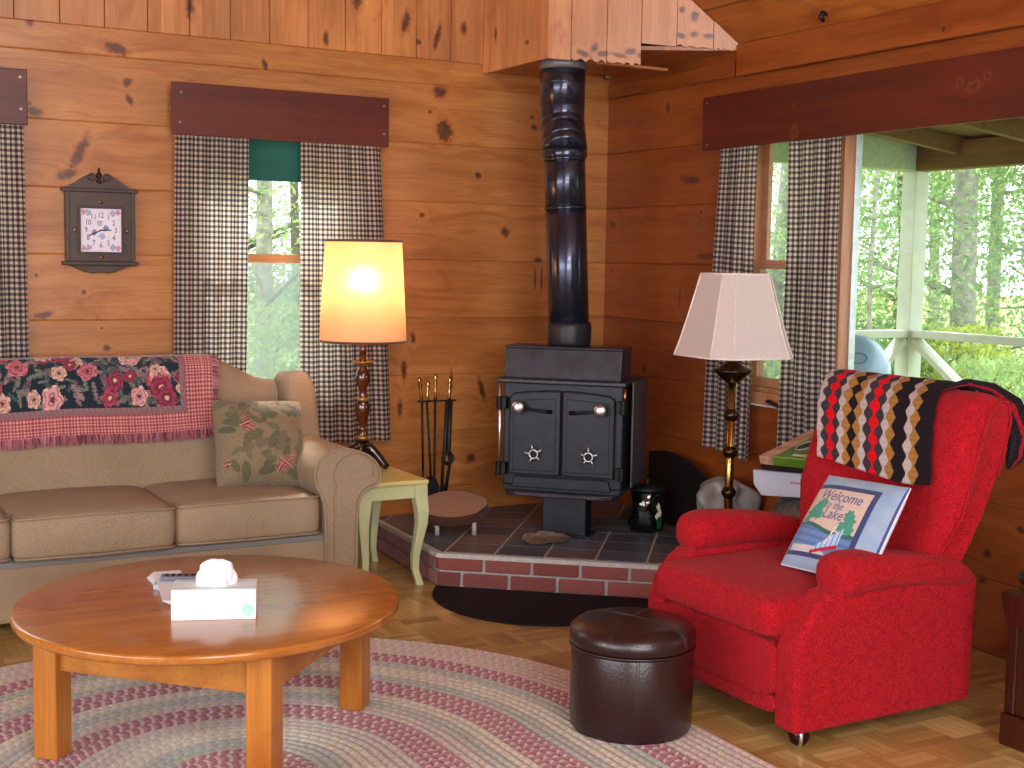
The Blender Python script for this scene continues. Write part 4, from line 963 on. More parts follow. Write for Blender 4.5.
def strand(p,d,Ls):
    q_=Vector(p); pts=[q_,q_+Vector(d)*Ls*.5+Vector((rr.uniform(-.004,.004),rr.uniform(-.004,.0),0)),q_+Vector(d)*Ls+Vector((rr.uniform(-.008,.008),rr.uniform(-.006,.001),rr.uniform(-.003,.003)))]
    b=len(m.v); w_=.0022
    m.tube(pts,[.0026,.0024,.0016],5)
    c=lin(rr.choice([(150,74,92),(176,100,112),(196,130,136),(110,40,60),(164,88,100)])); 
    for k in list(range(len(m.f)-12,len(m.f))): m.col[k]=c
for i in range(330):
    u=i/329; p=bfn(u,0); strand((p[0],p[1]-.001,p[2]+.004),(0,-.05,-1),.042)
for i in range(110):
    v=i/125; p=bfn(1,v); strand((p[0]-.002,p[1]-.002,p[2]),(1,-.1,-.25),.028)
part('fringe',m,m_tap,th)
# ---- floral throw pillow
def pillow_mesh(C,U,V,Nn,hw,hh,th_,nu,cf,pinch=.06,flare=0.):
    """square pillow: centre C, half sizes, local axes"""
    m=MB()
    def f(sgn):
        def g(u,v):
            a=2*u-1; b=2*v-1
            e=(1-abs(a)**3.2)*(1-abs(b)**3.2); hgt=th_*max(e,0)**.62
            aa=a*(1-pinch*(1-b*b)*.4*abs(a))*(1-.35*pinch*b**6); bb=b*(1-pinch*(1-a*a)*.4*abs(b))*(1-.35*pinch*a**6)
            p=C+U*(aa*hw+flare*hw*(1-bb)/2*(aa+1)/2)+V*(bb*hh)+Nn*(sgn*hgt*.5); return tuple(p)
        return g
    m.grid(f(1),nu,nu,cf); m.grid(f(-1),nu,nu,cf); return m,f(1)
rr=random.Random(14)
pf=[(rr.uniform(.05,.95),rr.uniform(.05,.95),rr.uniform(.05,.11),rr.uniform(0,PI),rr.choice([(104,100,72),(120,104,86),(96,96,74),(116,108,84)])) for _ in range(60)]
pr_=[(.28,.66,.09,1.2,(138,52,54)),(.70,.22,.11,.2,(150,76,78)),(.78,.30,.06,.9,(170,112,104)),(.62,.16,.06,2.,(150,60,66)),(.08,.22,.05,1.,(130,60,60)),(.62,.88,.04,1.,(150,80,76)),(.33,.60,.05,.3,(150,66,60))]
def pcol(u,v):
    c=(142,124,96)
    for (a,b,r_,an,k) in pf:
        dx,dy=u-a,v-b; x=dx*cos(an)+dy*sin(an); y=-dx*sin(an)+dy*cos(an); d=(x/r_)**2+(y/(r_*.45))**2
        if d<1: c=k if d>.35 else tuple(int(q*.9+14) for q in k)
        if 1<=d<1.25: c=(126,110,84)
    for (a,b,r_,an,k) in pr_:
        dx,dy=u-a,v-b; x=dx*cos(an)+dy*sin(an); y=-dx*sin(an)+dy*cos(an); d=(x/r_)**2+(y/(r_*.6))**2
        if d<.9+.4*sin(math.atan2(y,x)*6): c=k if int((x+y)*70)%3 else (182,140,124)
    n_=.88+.24*rr.random(); return tuple(x*n_ for x in lin(c)[:3])+(1,)
yp=-.60
TLp,TRp,BRp,BLp=at(214,401,'y',yp+.10),at(309,398,'y',yp+.08),at(301,490,'y',yp-.06),at(211,487,'y',yp-.06)
C=(TLp+TRp+BRp+BLp)/4; U=((TRp+BRp)-(TLp+BLp)); hw=U.length/4; U.normalize(); V=((TLp+TRp)-(BLp+BRp)); hh=V.length/4; V=(V-U*V.dot(U)).normalized(); Nn=U.cross(V)
if Nn.y>0: Nn=-Nn
m,_=pillow_mesh(C,U,V,Nn,hw,hh,.24,90,pcol,.16)
tpl=thing('throw_pillow',C-V*hh,'muted floral tapestry throw pillow leaning in the right corner of the sofa','pillow')
part('pillow_cover',m,attr_mat('tapestry_pillow',.95,500.,.5,sheen=.2,spec=.1),tpl,smooth=True)
# ================================================================== COFFEE TABLE
m_top=wood('coffee_table_top',(150,82,26),(204,130,54),'x','y',None,0,[],rough=.19,tone=.22,gs=.9,coat=.5)
m_oak=wood('oak_leg',(150,84,26),(204,130,52),'z','x',None,0,[],rough=.3,tone=.15,gs=1.2)
m_oaka=wood('oak_apron',(150,86,28),(202,132,56),'x','z',None,0,[],rough=.3,tone=.15,gs=1.2)
TC=Vector((-2.848,-2.225,0)); TZ=.42; RA,RB=.568,.597
ct=thing('coffee_table',(TC.x,TC.y,.0),'round honey-oak coffee table with square legs on the braided rug','coffee table')
# ellipse long axis along the view direction
va=Vector((FWD.x,FWD.y,0)).normalized(); vb=Vector((va.y,-va.x,0))
m=MB(); prof=[(0,TZ-.028),(.94,TZ-.028),(.992,TZ-.027),(.999,TZ-.022),(1.,TZ-.008),(.996,TZ-.002),(.985,TZ),(.5,TZ),(0,TZ)]
sg=96
for r_,z in prof:
    for j in range(sg):
        a=2*PI*j/sg; p=TC+vb*(RA*r_*cos(a))+va*(RB*r_*sin(a)); m.v.append((p.x,p.y,z))
for i in range(len(prof)-1):
    for j in range(sg): a=i*sg+j; b=i*sg+(j+1)%sg; m.f.append((a,b,b+sg,a+sg))
tt=part('tabletop',m,m_top,ct,smooth=True,weld=True)
RUGZ=.012
lg=[]
for k,(lx,ly) in enumerate(((-3.315,-2.235),(-2.845,-2.715),(-2.382,-2.235),(-2.85,-1.66))):
    lg.append(Vector((lx,ly,0)))
    Mx=T(lx,ly,0,R(45)); h=.038; part('leg',MB().box((-h,-h,RUGZ),(h,h,TZ-.03),Mx),m_oak,ct,bevel=.004)
for k in range(4):
    a=lg[k]; b=lg[(k+1)%4]; d=(b-a).normalized(); part('apron',MB().bar(a+d*.03+Vector((0,0,TZ-.028-.062)),b-d*.03+Vector((0,0,TZ-.028-.062)),.030,.124,up=(0,0,1)),m_oaka,ct,bevel=.002)
# ---- things on the table
tbz=TZ
m_card=plain('tissue_card',(238,244,244),.5,0,.02,10)
BL_=at(171,621,'z',TZ); BR_=at(256,619,'z',TZ); U=(BR_-BL_); Wb=U.length; U.normalize(); Vv=Vector((-U.y,U.x,0))
Hb=.088; Db=.125
tx_=thing('tissue_box',BL_+U*Wb/2+Vv*Db/2,'open white tissue box with a pale green motif on the coffee table','tissue box')
Mx=Matrix((U,Vv,Vector((0,0,1)))).transposed().to_4x4(); Mx.translation=BL_
part('carton',MB().box((0,0,0),(Wb,Db,Hb),Mx),m_card,tx_,bevel=.002)
m_mint=plain('mint_print',(170,226,206),.5); m_grey=plain('grey_print',(206,224,222),.5)
m=MB()
m.prism([(.222*Wb/.235+ .018*cos(2*PI*i/20)-.01,.027+.018*sin(2*PI*i/20)) for i in range(20)],Mx@Matrix(((1,0,0,0),(0,0,1,-.0006),(0,1,0,0),(0,0,0,1))),.0005); part('round_print',m,m_mint,tx_)
m=MB(); m.box((.003,.012,Hb),(Wb-.003,.030,Hb+.0005),Mx); m.box((.003,Db-.03,Hb),(Wb-.003,Db-.012,Hb+.0005),Mx); part('top_print',m,m_grey,tx_)
tc_=Mx@Vector((Wb*.50,Db*.5,Hb)); m_tis=plain('tissue_paper',(240,240,248),.9,0,.02,40)
rr=random.Random(31); ph=[rr.uniform(0,6) for _ in range(8)]
def tis(u,v):
    a=2*PI*u; ph_=v*PI/2; k=1+.10*sin(3*a+ph[0]+v*5)+.09*sin(5*a+ph[1]-v*6)+.05*sin(9*a+ph[3]+v*9)
    r0=.048*cos(ph_)**.75*k; h=.074*sin(ph_)**.9*(1+.10*sin(2*a+ph[2])*cos(ph_)+.05*sin(7*a+v*8)*cos(ph_))
    return tuple(tc_+U*(r0*1.12*cos(a)+.008*v)+Vv*(r0*.62*sin(a))+Vector((0,0,h)))
part('tissue',MB().grid(tis,60,26),m_tis,tx_,smooth=True)
# letters / papers
P0=at(146,575,'z',TZ); P1=at(170,574,'z',TZ); P2=at(172,603,'z',TZ); P3=at(167,605,'z',TZ)
ps=thing('paper_stack',(P0+P2)/2,'fanned stack of white papers left of the tissue box','papers')
rr=random.Random(6); m_pap=plain('paper_white',(236,236,242),.7,0,.03,10)
e0=at(147,578,'z',TZ); e1=at(171,604,'z',TZ); dd=(e1-e0); Lp=dd.length; dd.normalize(); dn=Vector((-dd.y,dd.x,0)); 
if dn.dot(U)<0: dn=-dn
for i in range(6):
    Mp=Matrix((dd,dn,Vector((0,0,1)))).transposed().to_4x4(); Mp.translation=e0+Vector((0,0,.0005+.0032*i)); Mp=Mp@Matrix.Rotation(R(-1.5*i),4,'Z')
    q_=Mx.inverted()
    part('sheet',MB().box((0,0.004*i,0),(Lp*1.08,.105,.0026),Mp),m_pap,ps)
# remote lying on papers behind the box
rc=at(180,577,'z',TZ+.028); rmz=TZ+.028
rm=thing('remote_control',rc,'small silver-grey remote control lying behind the tissue box','remote control')
d_=Vector((.85,-.35,0)).normalized(); Mr=Matrix((d_,Vector((-d_.y,d_.x,0)),Vector((0,0,1)))).transposed().to_4x4(); Mr.translation=Vector((rc.x,rc.y,TZ+.0205))
bk2=thing('small_book',rc,'thin pale grey notebook under the small remote behind the tissue box','notebook')
part('cover',MB().box((-.075,-.05,-.0205),(.085,.06,-.004),Mr),plain('notebook_cover',(176,182,200),.6),bk2,bevel=.002)
part('body',MB().box((-.06,-.022,-.004),(.06,.022,.014),Mr),plain('remote_grey',(120,124,140),.35,.3),rm,bevel=.006)
m=MB()
for i in range(5):
    for j in range(2): m.box((-.045+.02*i,-.012+.014*j,.014),(-.035+.02*i,-.003+.014*j,.0165),Mr)
part('buttons',m,m_dark,rm)
# ================================================================== RUG
c0r=Vector((-2.88,-2.62)); c1r=Vector((-2.88,-3.75)); RW=.0303; NR=46
def rugcol(d):
    pts=[(0,.06,1),(.06,.20,1),(.20,.30,0),(.30,.40,2),(.40,.47,3),(.47,.60,1),(.60,.66,3),(.66,.73,0),(.73,.79,2),(.79,.90,1),(.90,.97,0),(.97,1.06,2),(1.06,1.12,0),(1.12,1.215,1),(1.215,1.40,4)]
    for a,b,k in pts:
        if a<=d<b: return k
    return 4
pal={0:[(180,176,164),(168,166,158),(192,188,176)],1:[(178,120,128),(212,182,174),(166,104,116)],2:[(208,194,176),(196,182,164),(218,206,188)],3:[(198,180,170),(186,170,162),(210,192,180)],4:[(206,182,172),(196,174,164),(216,196,184)]}
rr=random.Random(8); m=MB()
for j in range(NR):
    r0=max(j*RW,.0005); r1=(j+1)*RW; Lc=c0r.y-c1r.y
    per=2*PI*(r0+r1)/2+2*Lc; n_=max(12,int(per/.0125))
    def pt(s,r):
        s=s*per; rm_=(j+.5)*RW; half=PI*rm_
        if s<half: a=s/rm_; return (c0r.x+r*cos(a),c0r.y+r*sin(a))
        s-=half
        if s<Lc: return (c0r.x-r,c0r.y-s)
        s-=Lc
        if s<half: a=PI+s/rm_; return (c1r.x+r*cos(a),c1r.y+r*sin(a))
        s-=half; return (c1r.x+r,c1r.y+s)
    key=rugcol((j+.5)*RW); ps_=pal[key]
    hs=[(0,.004),(.18,.0098),(.5,.0125),(.82,.0098),(1,.004)]; sg_=1 if j%2 else -1
    for i in range(n_):
        for q in range(4):
            f0,f1=hs[q][0],hs[q+1][0]; sk=.55/n_*sg_
            def sp_(s,f): return (s+ (abs(f-.5)*-1+.5)*sk*2)%1.
            s0=i/n_; s1=(i+1)/n_
            P=[]
            for (s,f,z) in ((s0,f0,hs[q][1]),(s1,f0,hs[q][1]),(s1,f1,hs[q+1][1]),(s0,f1,hs[q+1][1])):
                r_=r0+(r1-r0)*f; x,y=pt(sp_(s,f),r_); P.append((x,y,z))
            # guard against wrap
            if (Vector(P[0])-Vector(P[1])).length>.2 or (Vector(P[2])-Vector(P[3])).length>.2: continue
            ci=(i+(q//2)*1)%3; c=ps_[[0,2,1][ci] if key!=1 else ci]; c=lin(c)
            m.poly(P,c=tuple(x*(.9+.2*rr.random()) for x in c[:3])+(1,))
rg=part('braided_rug',m,attr_mat('rug_braid',.95,260.,.5,sheen=.2,spec=.1),None,smooth=False); tag(rg,'oval braided rug in pink, sage and beige rings under the coffee table','rug')
# ================================================================== OTTOMAN
m_leath=plain('brown_leather',(44,24,24),.30,0,.18,120,.25,**{'Coat Weight':.25,'Coat Roughness':.25})
OC=Vector((-1.672,-2.765,0)); OR=.190
ot=thing('ottoman',OC,'round dark brown leather ottoman on the edge of the braided rug','ottoman')
zo=.012
part('body',MB().lathe([(.05,zo),(OR-.006,zo),(OR,zo+.012),(OR+.002,.14),(OR,.262),(OR-.004,.272),(.02,.272)],OC,64),m_leath,ot,smooth=True)
lid=part('lid',MB().lathe([(.02,.276),(OR-.002,.276),(OR+.006,.282),(OR+.008,.30),(OR+.004,.322),(OR-.012,.338),(OR-.045,.348),(OR*.5,.355),(.002,.357)],OC,64),m_leath,ot,smooth=True)
part('welt',MB().tube([(OC.x+(OR+.004)*cos(2*PI*i/64),OC.y+(OR+.004)*sin(2*PI*i/64),.274) for i in range(65)],.004,6,cap=False),m_leath,ot,smooth=True)
m_st=plain('leather_stitch',(70,46,42),.5)
def lidz(r): 
    P_=[(0,.3575),(OR*.5,.3555),(OR-.045,.3485),(OR-.012,.3385),(OR+.004,.3225),(OR+.008,.30),(OR+.006,.283)]
    return P_
for k in range(2):
    a=R(34+76*k)
    for sg_ in (-1,1):
        for off in (-.004,.004):
            pts=[]
            for r_,z in lidz(0): pts.append((OC.x+sg_*r_*cos(a)-off*sin(a),OC.y+sg_*r_*sin(a)+off*cos(a),z+.0004))
            part('stitching',MB().tube(pts,.0011,5),m_st,lid,smooth=True)
vd=(CAM-OC); a=math.atan2(vd.y,vd.x)+.10
for off in (-.004,.004): part('stitching',MB().tube([(OC.x+(OR+.0022)*cos(a)-off*sin(a),OC.y+(OR+.0022)*sin(a)+off*cos(a),z) for z in (.02,.14,.268)],.0011,5),m_st,ot,smooth=True)
# ================================================================== RECLINER
m_redf=fabric('red_chenille',(172,20,32),.38,210.,.8,.95,40.,.04)
rc_=thing('recliner',(-.98,-2.77,0),'red upholstered recliner armchair with a crocheted blanket over its back','armchair')
X0,X1,Y0,Y1=-1.355,-.62,-3.17,-2.385
AW=.108
def side_prof():   # (x,z) outline of the side panel
    return [(X0,.048),(X0-.002,.30),(X0+.025,.38),(X0+.08,.44),(X0+.13,.475),(X1+.02,.47),(X1+.01,.05)]
for s_,ya in ((1,Y0),(-1,Y1-AW)):
    part('side_panel',MB().prism(side_prof(),PY(ya),AW),m_redf,rc_,bevel=.022,seg=4)
    # padded arm
    m=MB(); n_=14
    yc=ya+AW/2+(-.005 if s_>0 else .005)
    ring=[]
    sta=[(X0+.145,.498,.030,.030),(X0+.152,.505,.058,.052),(X0+.170,.510,.076,.066),(X0+.22,.518,.080,.068),(X0+.30,.520,.078,.062),(X0+.42,.514,.076,.056),(X0+.52,.503,.074,.052),(X0+.62,.487,.072,.048),(X0+.70,.47,.066,.040),(X0+.735,.46,.045,.025)]
    k0=len(m.v); sg_=28
    if s_<0: sta=[(x-.035*max(0,1-i/5),z_+.016*max(0,1-i/9),a_,b_) for i,(x,z_,a_,b_) in enumerate(sta)]
    for (x,zc_,ry,rz_) in sta:
        for j in range(sg_):
            a=2*PI*j/sg_; cy_,sy_=cos(a),sin(a); m.v.append((x,yc+ry*math.copysign(abs(cy_)**.75,cy_),zc_+rz_*math.copysign(abs(sy_)**.75,sy_)))
    for i in range(len(sta)-1):
        for j in range(sg_): a=i*sg_+j; b=i*sg_+(j+1)%sg_; m.f.append((a,b,b+sg_,a+sg_))
    m.f.append(tuple(range(sg_))); m.f.append(tuple((len(sta)-1)*sg_+j for j in range(sg_)))
    part('arm_pad',m,m_redf,rc_,smooth=True,sub=1)
part('base',MB().box((X0+.03,Y0+AW-.01,.085),(X1-.02,Y1-AW+.01,.34)),m_redf,rc_,bevel=.01)
m=MB().sq((X0+.018,(Y0+Y1)/2,.225),(.035,(Y1-Y0)/2-AW+.012,.095),.35,.12,40,16); part('footrest_panel',m,m_redf,rc_,smooth=True)
m=MB().sq((X0+.030,(Y0+Y1)/2,.115),(.035,(Y1-Y0)/2-AW+.012,.035),.5,.12,40,10); part('front_rail',m,m_redf,rc_,smooth=True)
m=MB().sq(((X0-.045+X1-.13)/2,(Y0+Y1)/2,.385),((X1-.13-X0+.045)/2,(Y1-Y0)/2-AW+.018,.068),.30,.14,56,18)
def crown(v):
    v=v.copy(); cxm=(X0+X1)/2
    if v.z>.385: v.z+=.022*max(0,1-((v.x-cxm)/.42)**2)*max(0,1-((v.y+2.777)/.30)**2)
    return v
part('seat_cushion',xf(m,crown),m_redf,rc_,smooth=True)
# back: reclined slab
BY0,BY1=-3.185,-2.465
def back_pt(h,d):   # h along the back from the seat, d depth (0 = front face)
    base=Vector((-.835,0,.42)); up=Vector((.375,0,.93)).normalized(); dn_=Vector((up.z,0,-up.x)); p=base+up*h+dn_*d; return p
m=MB(); st=[]
prof=[(-.06,.02),(.05,-.012),(.16,-.032),(.28,-.048),(.40,-.062),(.52,-.072),(.60,-.068),(.655,-.040),(.690,.005),(.698,.06),(.684,.09),(.640,.118),(.45,.13),(.2,.13),(-.06,.13)]
pr2=[]
for h,d in prof: p=back_pt(h,d); pr2.append((p.x,p.z))
nn=24; k0=0
def bcs(y):    # rounding of the slab towards its sides
    e=abs((y-(BY0+BY1)/2)/((BY1-BY0)/2)); return 1-.0*e, (max(0,(e-.80)/.20))**2.2
ys=[BY0+(BY1-BY0)*(.5-.5*cos(PI*i/nn)) for i in range(nn+1)]
cen=back_pt(.3,.09)
for y in ys:
    s1,e=bcs(y)
    for (x,z) in pr2:
        dx,dz=x-cen.x,z-cen.z; k=1-.10*e; up=Vector((.375,0,.93)).normalized(); 
        hcomp=dx*up.x+dz*up.z; dcomp=dx*up.z-dz*up.x
        # shrink depth more than height, narrow the top corners
        dcomp*=1-.45*e; hcomp*= (1-.05*e) if hcomp>0 else 1
        yy=y; f_=max(0,hcomp)/.38; mid_=(BY0+BY1)/2; yy=mid_+(y-mid_)*(1-.035*f_**4+.05*(1-min(1,abs(hcomp)/.4)))*(1-.20*min(1,max(0,(-hcomp-.06)/.16)))
        m.v.append((cen.x+hcomp*up.x+dcomp*up.z,yy,cen.z+hcomp*up.z-dcomp*up.x))
L_=len(pr2)
for i in range(nn):
    for j in range(L_): a=i*L_+j; b=i*L_+(j+1)%L_; m.f.append((a,b,b+L_,a+L_))
m.f.append(tuple(range(L_))); m.f.append(tuple(nn*L_+j for j in range(L_)))
bkr=part('backrest',m,m_redf,rc_,smooth=True,sub=1)
for s_ in (0,1):
    yy=ys[1] if s_==0 else ys[-2]; i_=1 if s_==0 else nn-1
    pts=[Vector(m.v[i_*L_+j])+Vector((0,-.002 if s_==0 else .002,0)) for j in range(0,13)]
    part('welt',MB().tube(pts,.005,6),m_redf,bkr,smooth=True)
m_cast=plain('caster_brass',(70,48,42),.2,.9,.05,20); 
for (x,y) in ((X0+.055,Y0+.045),(X0+.055,Y1-.045),(X1-.12,Y0+.14),(X1-.12,Y1-.14)):
    cs=part('caster',MB().lathe([(.001,-.034),(.014,-.032),(.026,-.022),(.034,0),(.026,.022),(.014,.032),(.001,.034)],(x,y,.034),20),m_cast,rc_,smooth=True)
    part('caster_band',MB().lathe([(.033,-.006),(.0375,-.005),(.0375,.005),(.033,.006)],(x,y,.036),24,Matrix.Rotation(R(90),4,'X')@Matrix.Rotation(R(60),4,'Y')),m_chrome,cs,smooth=True)
    part('caster_stem',MB().tube([(x,y,.06),(x,y,.09)],.012,8),m_dark,cs)
# ---- crocheted afghan over the back
_g,_d,_r,_t,_b=(206,190,186),(66,58,66),(226,20,32),(176,126,66),(36,28,32)
AC=[_g,_d,_r,_d,_g,_t,_b,_t,_g,_d,_r,_d,_g,_t,_b,_b,_g,_t,_b,_b]
AY0,AY1=-2.465,-2.995
def afn(u,v):
    y=AY0+(AY1-AY0)*u
    P_=[(.36,-.078),(.42,-.084),(.48,-.090),(.54,-.092),(.60,-.086),(.655,-.060),(.697,-.018),(.714,.035),(.712,.08),(.688,.12),(.635,.145),(.50,.158),(.40,.160),(.30,.162)]
    # the near side is gathered up: the front hem rises and the cloth slips backwards
    g=max(0,(u-.70)/.30); v2=v+(1-v)*(.03*g**2)
    s=min(v2,.9999)*(len(P_)-1); k=min(int(s),len(P_)-2); f=s-k; h=P_[k][0]*(1-f)+P_[k+1][0]*f; d=P_[k][1]*(1-f)+P_[k+1][1]*f
    h-=.045*max(0,1-v/.3)*u
    p=back_pt(h,d-.006*sin(u*30)*(1-abs(2*v-1))-.002*sin(v*60+u*8)); 
    y2=y-.12*max(0,1-v/.42)-.10*max(0,v-.40)*u
    return (p.x,y2,p.z)
def acol(u,v):
    n_=len(AC); row=v*15.; b=.36*cos(row*2*PI); x=u*n_
    k=int(x); f=x-k
    # bead-like columns: boundaries swing alternately
    lo=(b if k%2 else -b)*.9; hi=(b if (k+1)%2 else -b)*.9
    if f<lo: k-=1
    elif f>1+hi: k+=1
    k=max(0,min(n_-1,k)); c=lin(AC[k]); t_=.8+.35*abs(sin(row*PI*3))*abs(cos(x*9)); return tuple(q*t_ for q in c[:3])+(1,)
m_cro=attr_mat('crochet_wool',.95,240.,.9,sheen=.03,spec=.08)
af=thing('crocheted_afghan',(-.6,-2.75,1.08),'crocheted afghan in red, tan, grey and black ripples over the recliner back','afghan')
part('cloth',MB().grid(afn,260,150,acol),m_cro,af,smooth=True,solid=.010)
# bunched dark part hanging behind the near edge of the back
m=MB(); 
def bun(u,v):
    a=2*PI*u; Pp=[(.66,-.05,-2.99,.012),(.712,.01,-3.03,.024),(.718,.06,-3.08,.030),(.69,.11,-3.14,.036),(.61,.15,-3.19,.040),(.54,.165,-3.195,.034),(.49,.17,-3.18,.010)]
    s=v*(len(Pp)-1); k=min(int(s),len(Pp)-2); f=s-k; q=[Pp[k][i]*(1-f)+Pp[k+1][i]*f for i in range(4)]
    c=back_pt(q[0],q[1]); r_=q[3]*(1+.16*sin(3*a+v*7)+.07*sin(7*a+v*16)); return (c.x+r_*.8*cos(a),q[2]+r_*1.1*sin(a),c.z+r_*.45*cos(a))
def buncol(u,v):
    k=int(u*14+v*2)%14; c=lin([(36,28,34),(44,36,42),(36,28,34),(150,30,40),(40,32,38),(36,28,34),(48,42,48)][k%7]); t_=.75+.4*abs(sin(v*70+u*20)); return tuple(q*t_ for q in c[:3])+(1,)
part('bunched_fold',MB().grid(bun,60,60,buncol),m_cro,af,smooth=True)
# ---- "Welcome to the Lake" cushion
TLq=at(829,475,'x',-.905); TRq=at(912,488,'x',-.885); BLq=at(786,566,'x',-1.12)
U=(TRq-TLq); hw=U.length/2; U.normalize(); V=(TLq-BLq); hh=V.length/2; V=(V-U*V.dot(U)).normalized(); C=TLq+U*hw-V*hh; Nn=U.cross(V)
if Nn.dot(CAM-C)<0: Nn=-Nn
def lcol(u,v):
    # u left->right, v bottom->top
    e=min(u,v,1-u,1-v)
    c=(150,172,206)
    n0=.5+.5*sin(u*17+v*11)*sin(u*5-v*19)
    c=(150+int(16*n0),174+int(12*n0),208)
    if e<.010: c=(226,226,236)
    elif u>.972: c=(84,84,140)
    i0,i1,j0,j1=.02,.80,.10,.87
    if i0<=u<=i1 and j0<=v<=j1:
        c=(62,72,120)
        if i0+.0<=u<i1-.055 and j0+.04<v<j1-.05:
            hz=.44-.10*u+.02*sin(u*9)
            if v>hz: c=(222,196,180)
            else: c=(112,142,196) if (sin(v*90+u*9)>-.3) else (92,124,182)
            if hz-.035<v<hz+.005: c=(52,110,92)
            for (a,b,r_) in ((.20,.60,.075),(.15,.53,.07),(.23,.66,.05),(.24,.53,.06),(.60,.56,.06),(.63,.50,.07),(.56,.44,.055),(.66,.42,.06),(.58,.36,.03),(.12,.47,.05)):
                if (u-a)**2+((v-b)*1.0)**2<(r_*(.9+.14*sin(math.atan2(v-b,u-a)*7)))**2: c=(76,158,136)
            if v<.20+.05*sin(u*8) and v<.21 and .08<u<.5: c=(214,208,206)
            # sailing boat
            if .33<u<.62 and .12<v<.42:
                s_=(u-.33)/.29
                if v<.17+.34*s_*0+.27*s_ and v>.16+.10*s_: c=(196,214,240) if (u*40)%2<1.2 else (120,170,220)
                if .135+.09*s_<v<.165+.10*s_: c=(196,30,66)
            if abs((u-.50)-(v-.36)*.25)<.008 and .25<v<.46: c=(236,232,232)
    return lin(c)
m,pfn=pillow_mesh(C,U,V,Nn,hw,hh,.09,120,lcol,pinch=.02,flare=.13)
wp_=thing('lake_cushion',C-V*hh,'blue cushion reading Welcome to the Lake on the red recliner','cushion')
cov=part('cushion_cover',m,attr_mat('cushion_print',.85,300.,.2),wp_,smooth=True)
m_ink=plain('cushion_lettering',(112,104,150),.8)
for txt,cu_,cv_,sz,sh in (('Welcome',.41,.735,.056,.16),('to the',.38,.635,.040,.16),('Lake',.42,.545,.056,.16)):
    mm=text_mb(txt,sz,.0004)
    def place(v,cu_=cu_,cv_=cv_):
        u=cu_+(v.x+v.y*.18)*.82/(2*hw); w=cv_+v.y/(2*hh)-.04*(u-.4)
        p=Vector(pfn(u,w)); return p+Nn*(.0012+v.z)
    part('lettering',xf(mm,place),m_ink,cov)
# ================================================================== dark cabinet at the right edge
m_mah=wood('mahogany_cabinet',(30,12,6),(74,30,14),'z','y',None,0,[],rough=.3,tone=.2)
m_mahd=plain('dark_top',(16,14,14),.4)
ca=at(1001,628,'y',-3.42); cb=at(995,735,'y',-3.42)
KX=-.715; KY=-3.40; KH=.475
kb=thing('side_cabinet',(KX+.25,KY-.25,0),'dark mahogany cabinet cut off by the right edge of the photo','cabinet')
part('plinth',MB().box((KX-.02,KY-.5,0),(KX+.42,KY+.012,.10)),m_mah,kb,bevel=.008)
part('body',MB().box((KX,KY-.48,.10),(KX+.40,KY,.38)),m_mah,kb,bevel=.004)
part('corner_post',MB().box((KX-.008,KY-.03,.10),(KX+.03,KY+.007,.38)),m_mah,kb,bevel=.004)
part('cornice',MB().prism([(KY+.004,.375),(KY+.030,.455),(KY+.03,KH),(KY-.52,KH),(KY-.52,.375)],PX(KX-.02),.45),m_mah,kb,bevel=.006)
bw=thing('dark_bowl',(KX+.12,KY-.07,KH),'black dish standing on the dark cabinet at the right edge','dish')
part('bowl',MB().lathe([(.03,0),(.05,.004),(.085,.03),(.095,.05),(.09,.052),(.075,.032),(.04,.012),(.002,.01)],(KX+.075,KY-.07,KH),28),m_mahd,bw,smooth=True)
# ================================================================== clutter between recliner and wall
m_bag=plain('plastic_bag',(150,148,146),.3,0,.25,14,.3,**{'Coat Weight':.3})
m_bagd=plain('dark_bag',(92,90,90),.45,0,.5,60,.6)
def bag(c,r,seed,nz=.25):
    rr=random.Random(seed); ph=[rr.uniform(0,6) for _ in range(9)]; m=MB()
    def f(u,v):
        a=2*PI*u; t_=PI*v; k=1+nz*(.5*sin(3*a+ph[0]+v*4)+.35*sin(5*a+ph[1]-v*7)+.3*sin(9*a+ph[2]+v*11)+.25*sin(v*17+ph[3]+a*2))*sin(t_)
        s_=sin(t_)**.6; z=c[2]+r[2]*(1-math.copysign(abs(cos(t_))**.7,cos(t_)))
        z=z if v<.5 else z+r[2]*.10*sin(4*a+ph[5])*(v-.5)
        return (c[0]+r[0]*k*s_*cos(a),c[1]+r[1]*k*s_*sin(a),max(z,c[2]))
    return m.grid(f,72,36)
b1=thing('plastic_bag',(-.17,-1.34,HZ),'crumpled grey plastic bag behind the floor lamp pole','bag')
part('bag',bag((-.16,-1.29,HZ),(.115,.12,.155),3,.55),m_bag,b1,smooth=True)
b2=thing('plastic_bag',(-.33,-2.05,0),'dark grey bag underneath the white box beside the recliner','bag')
part('bag',bag((-.26,-2.07,0),(.19,.30,.262),8,.12),m_bagd,b2,smooth=True)
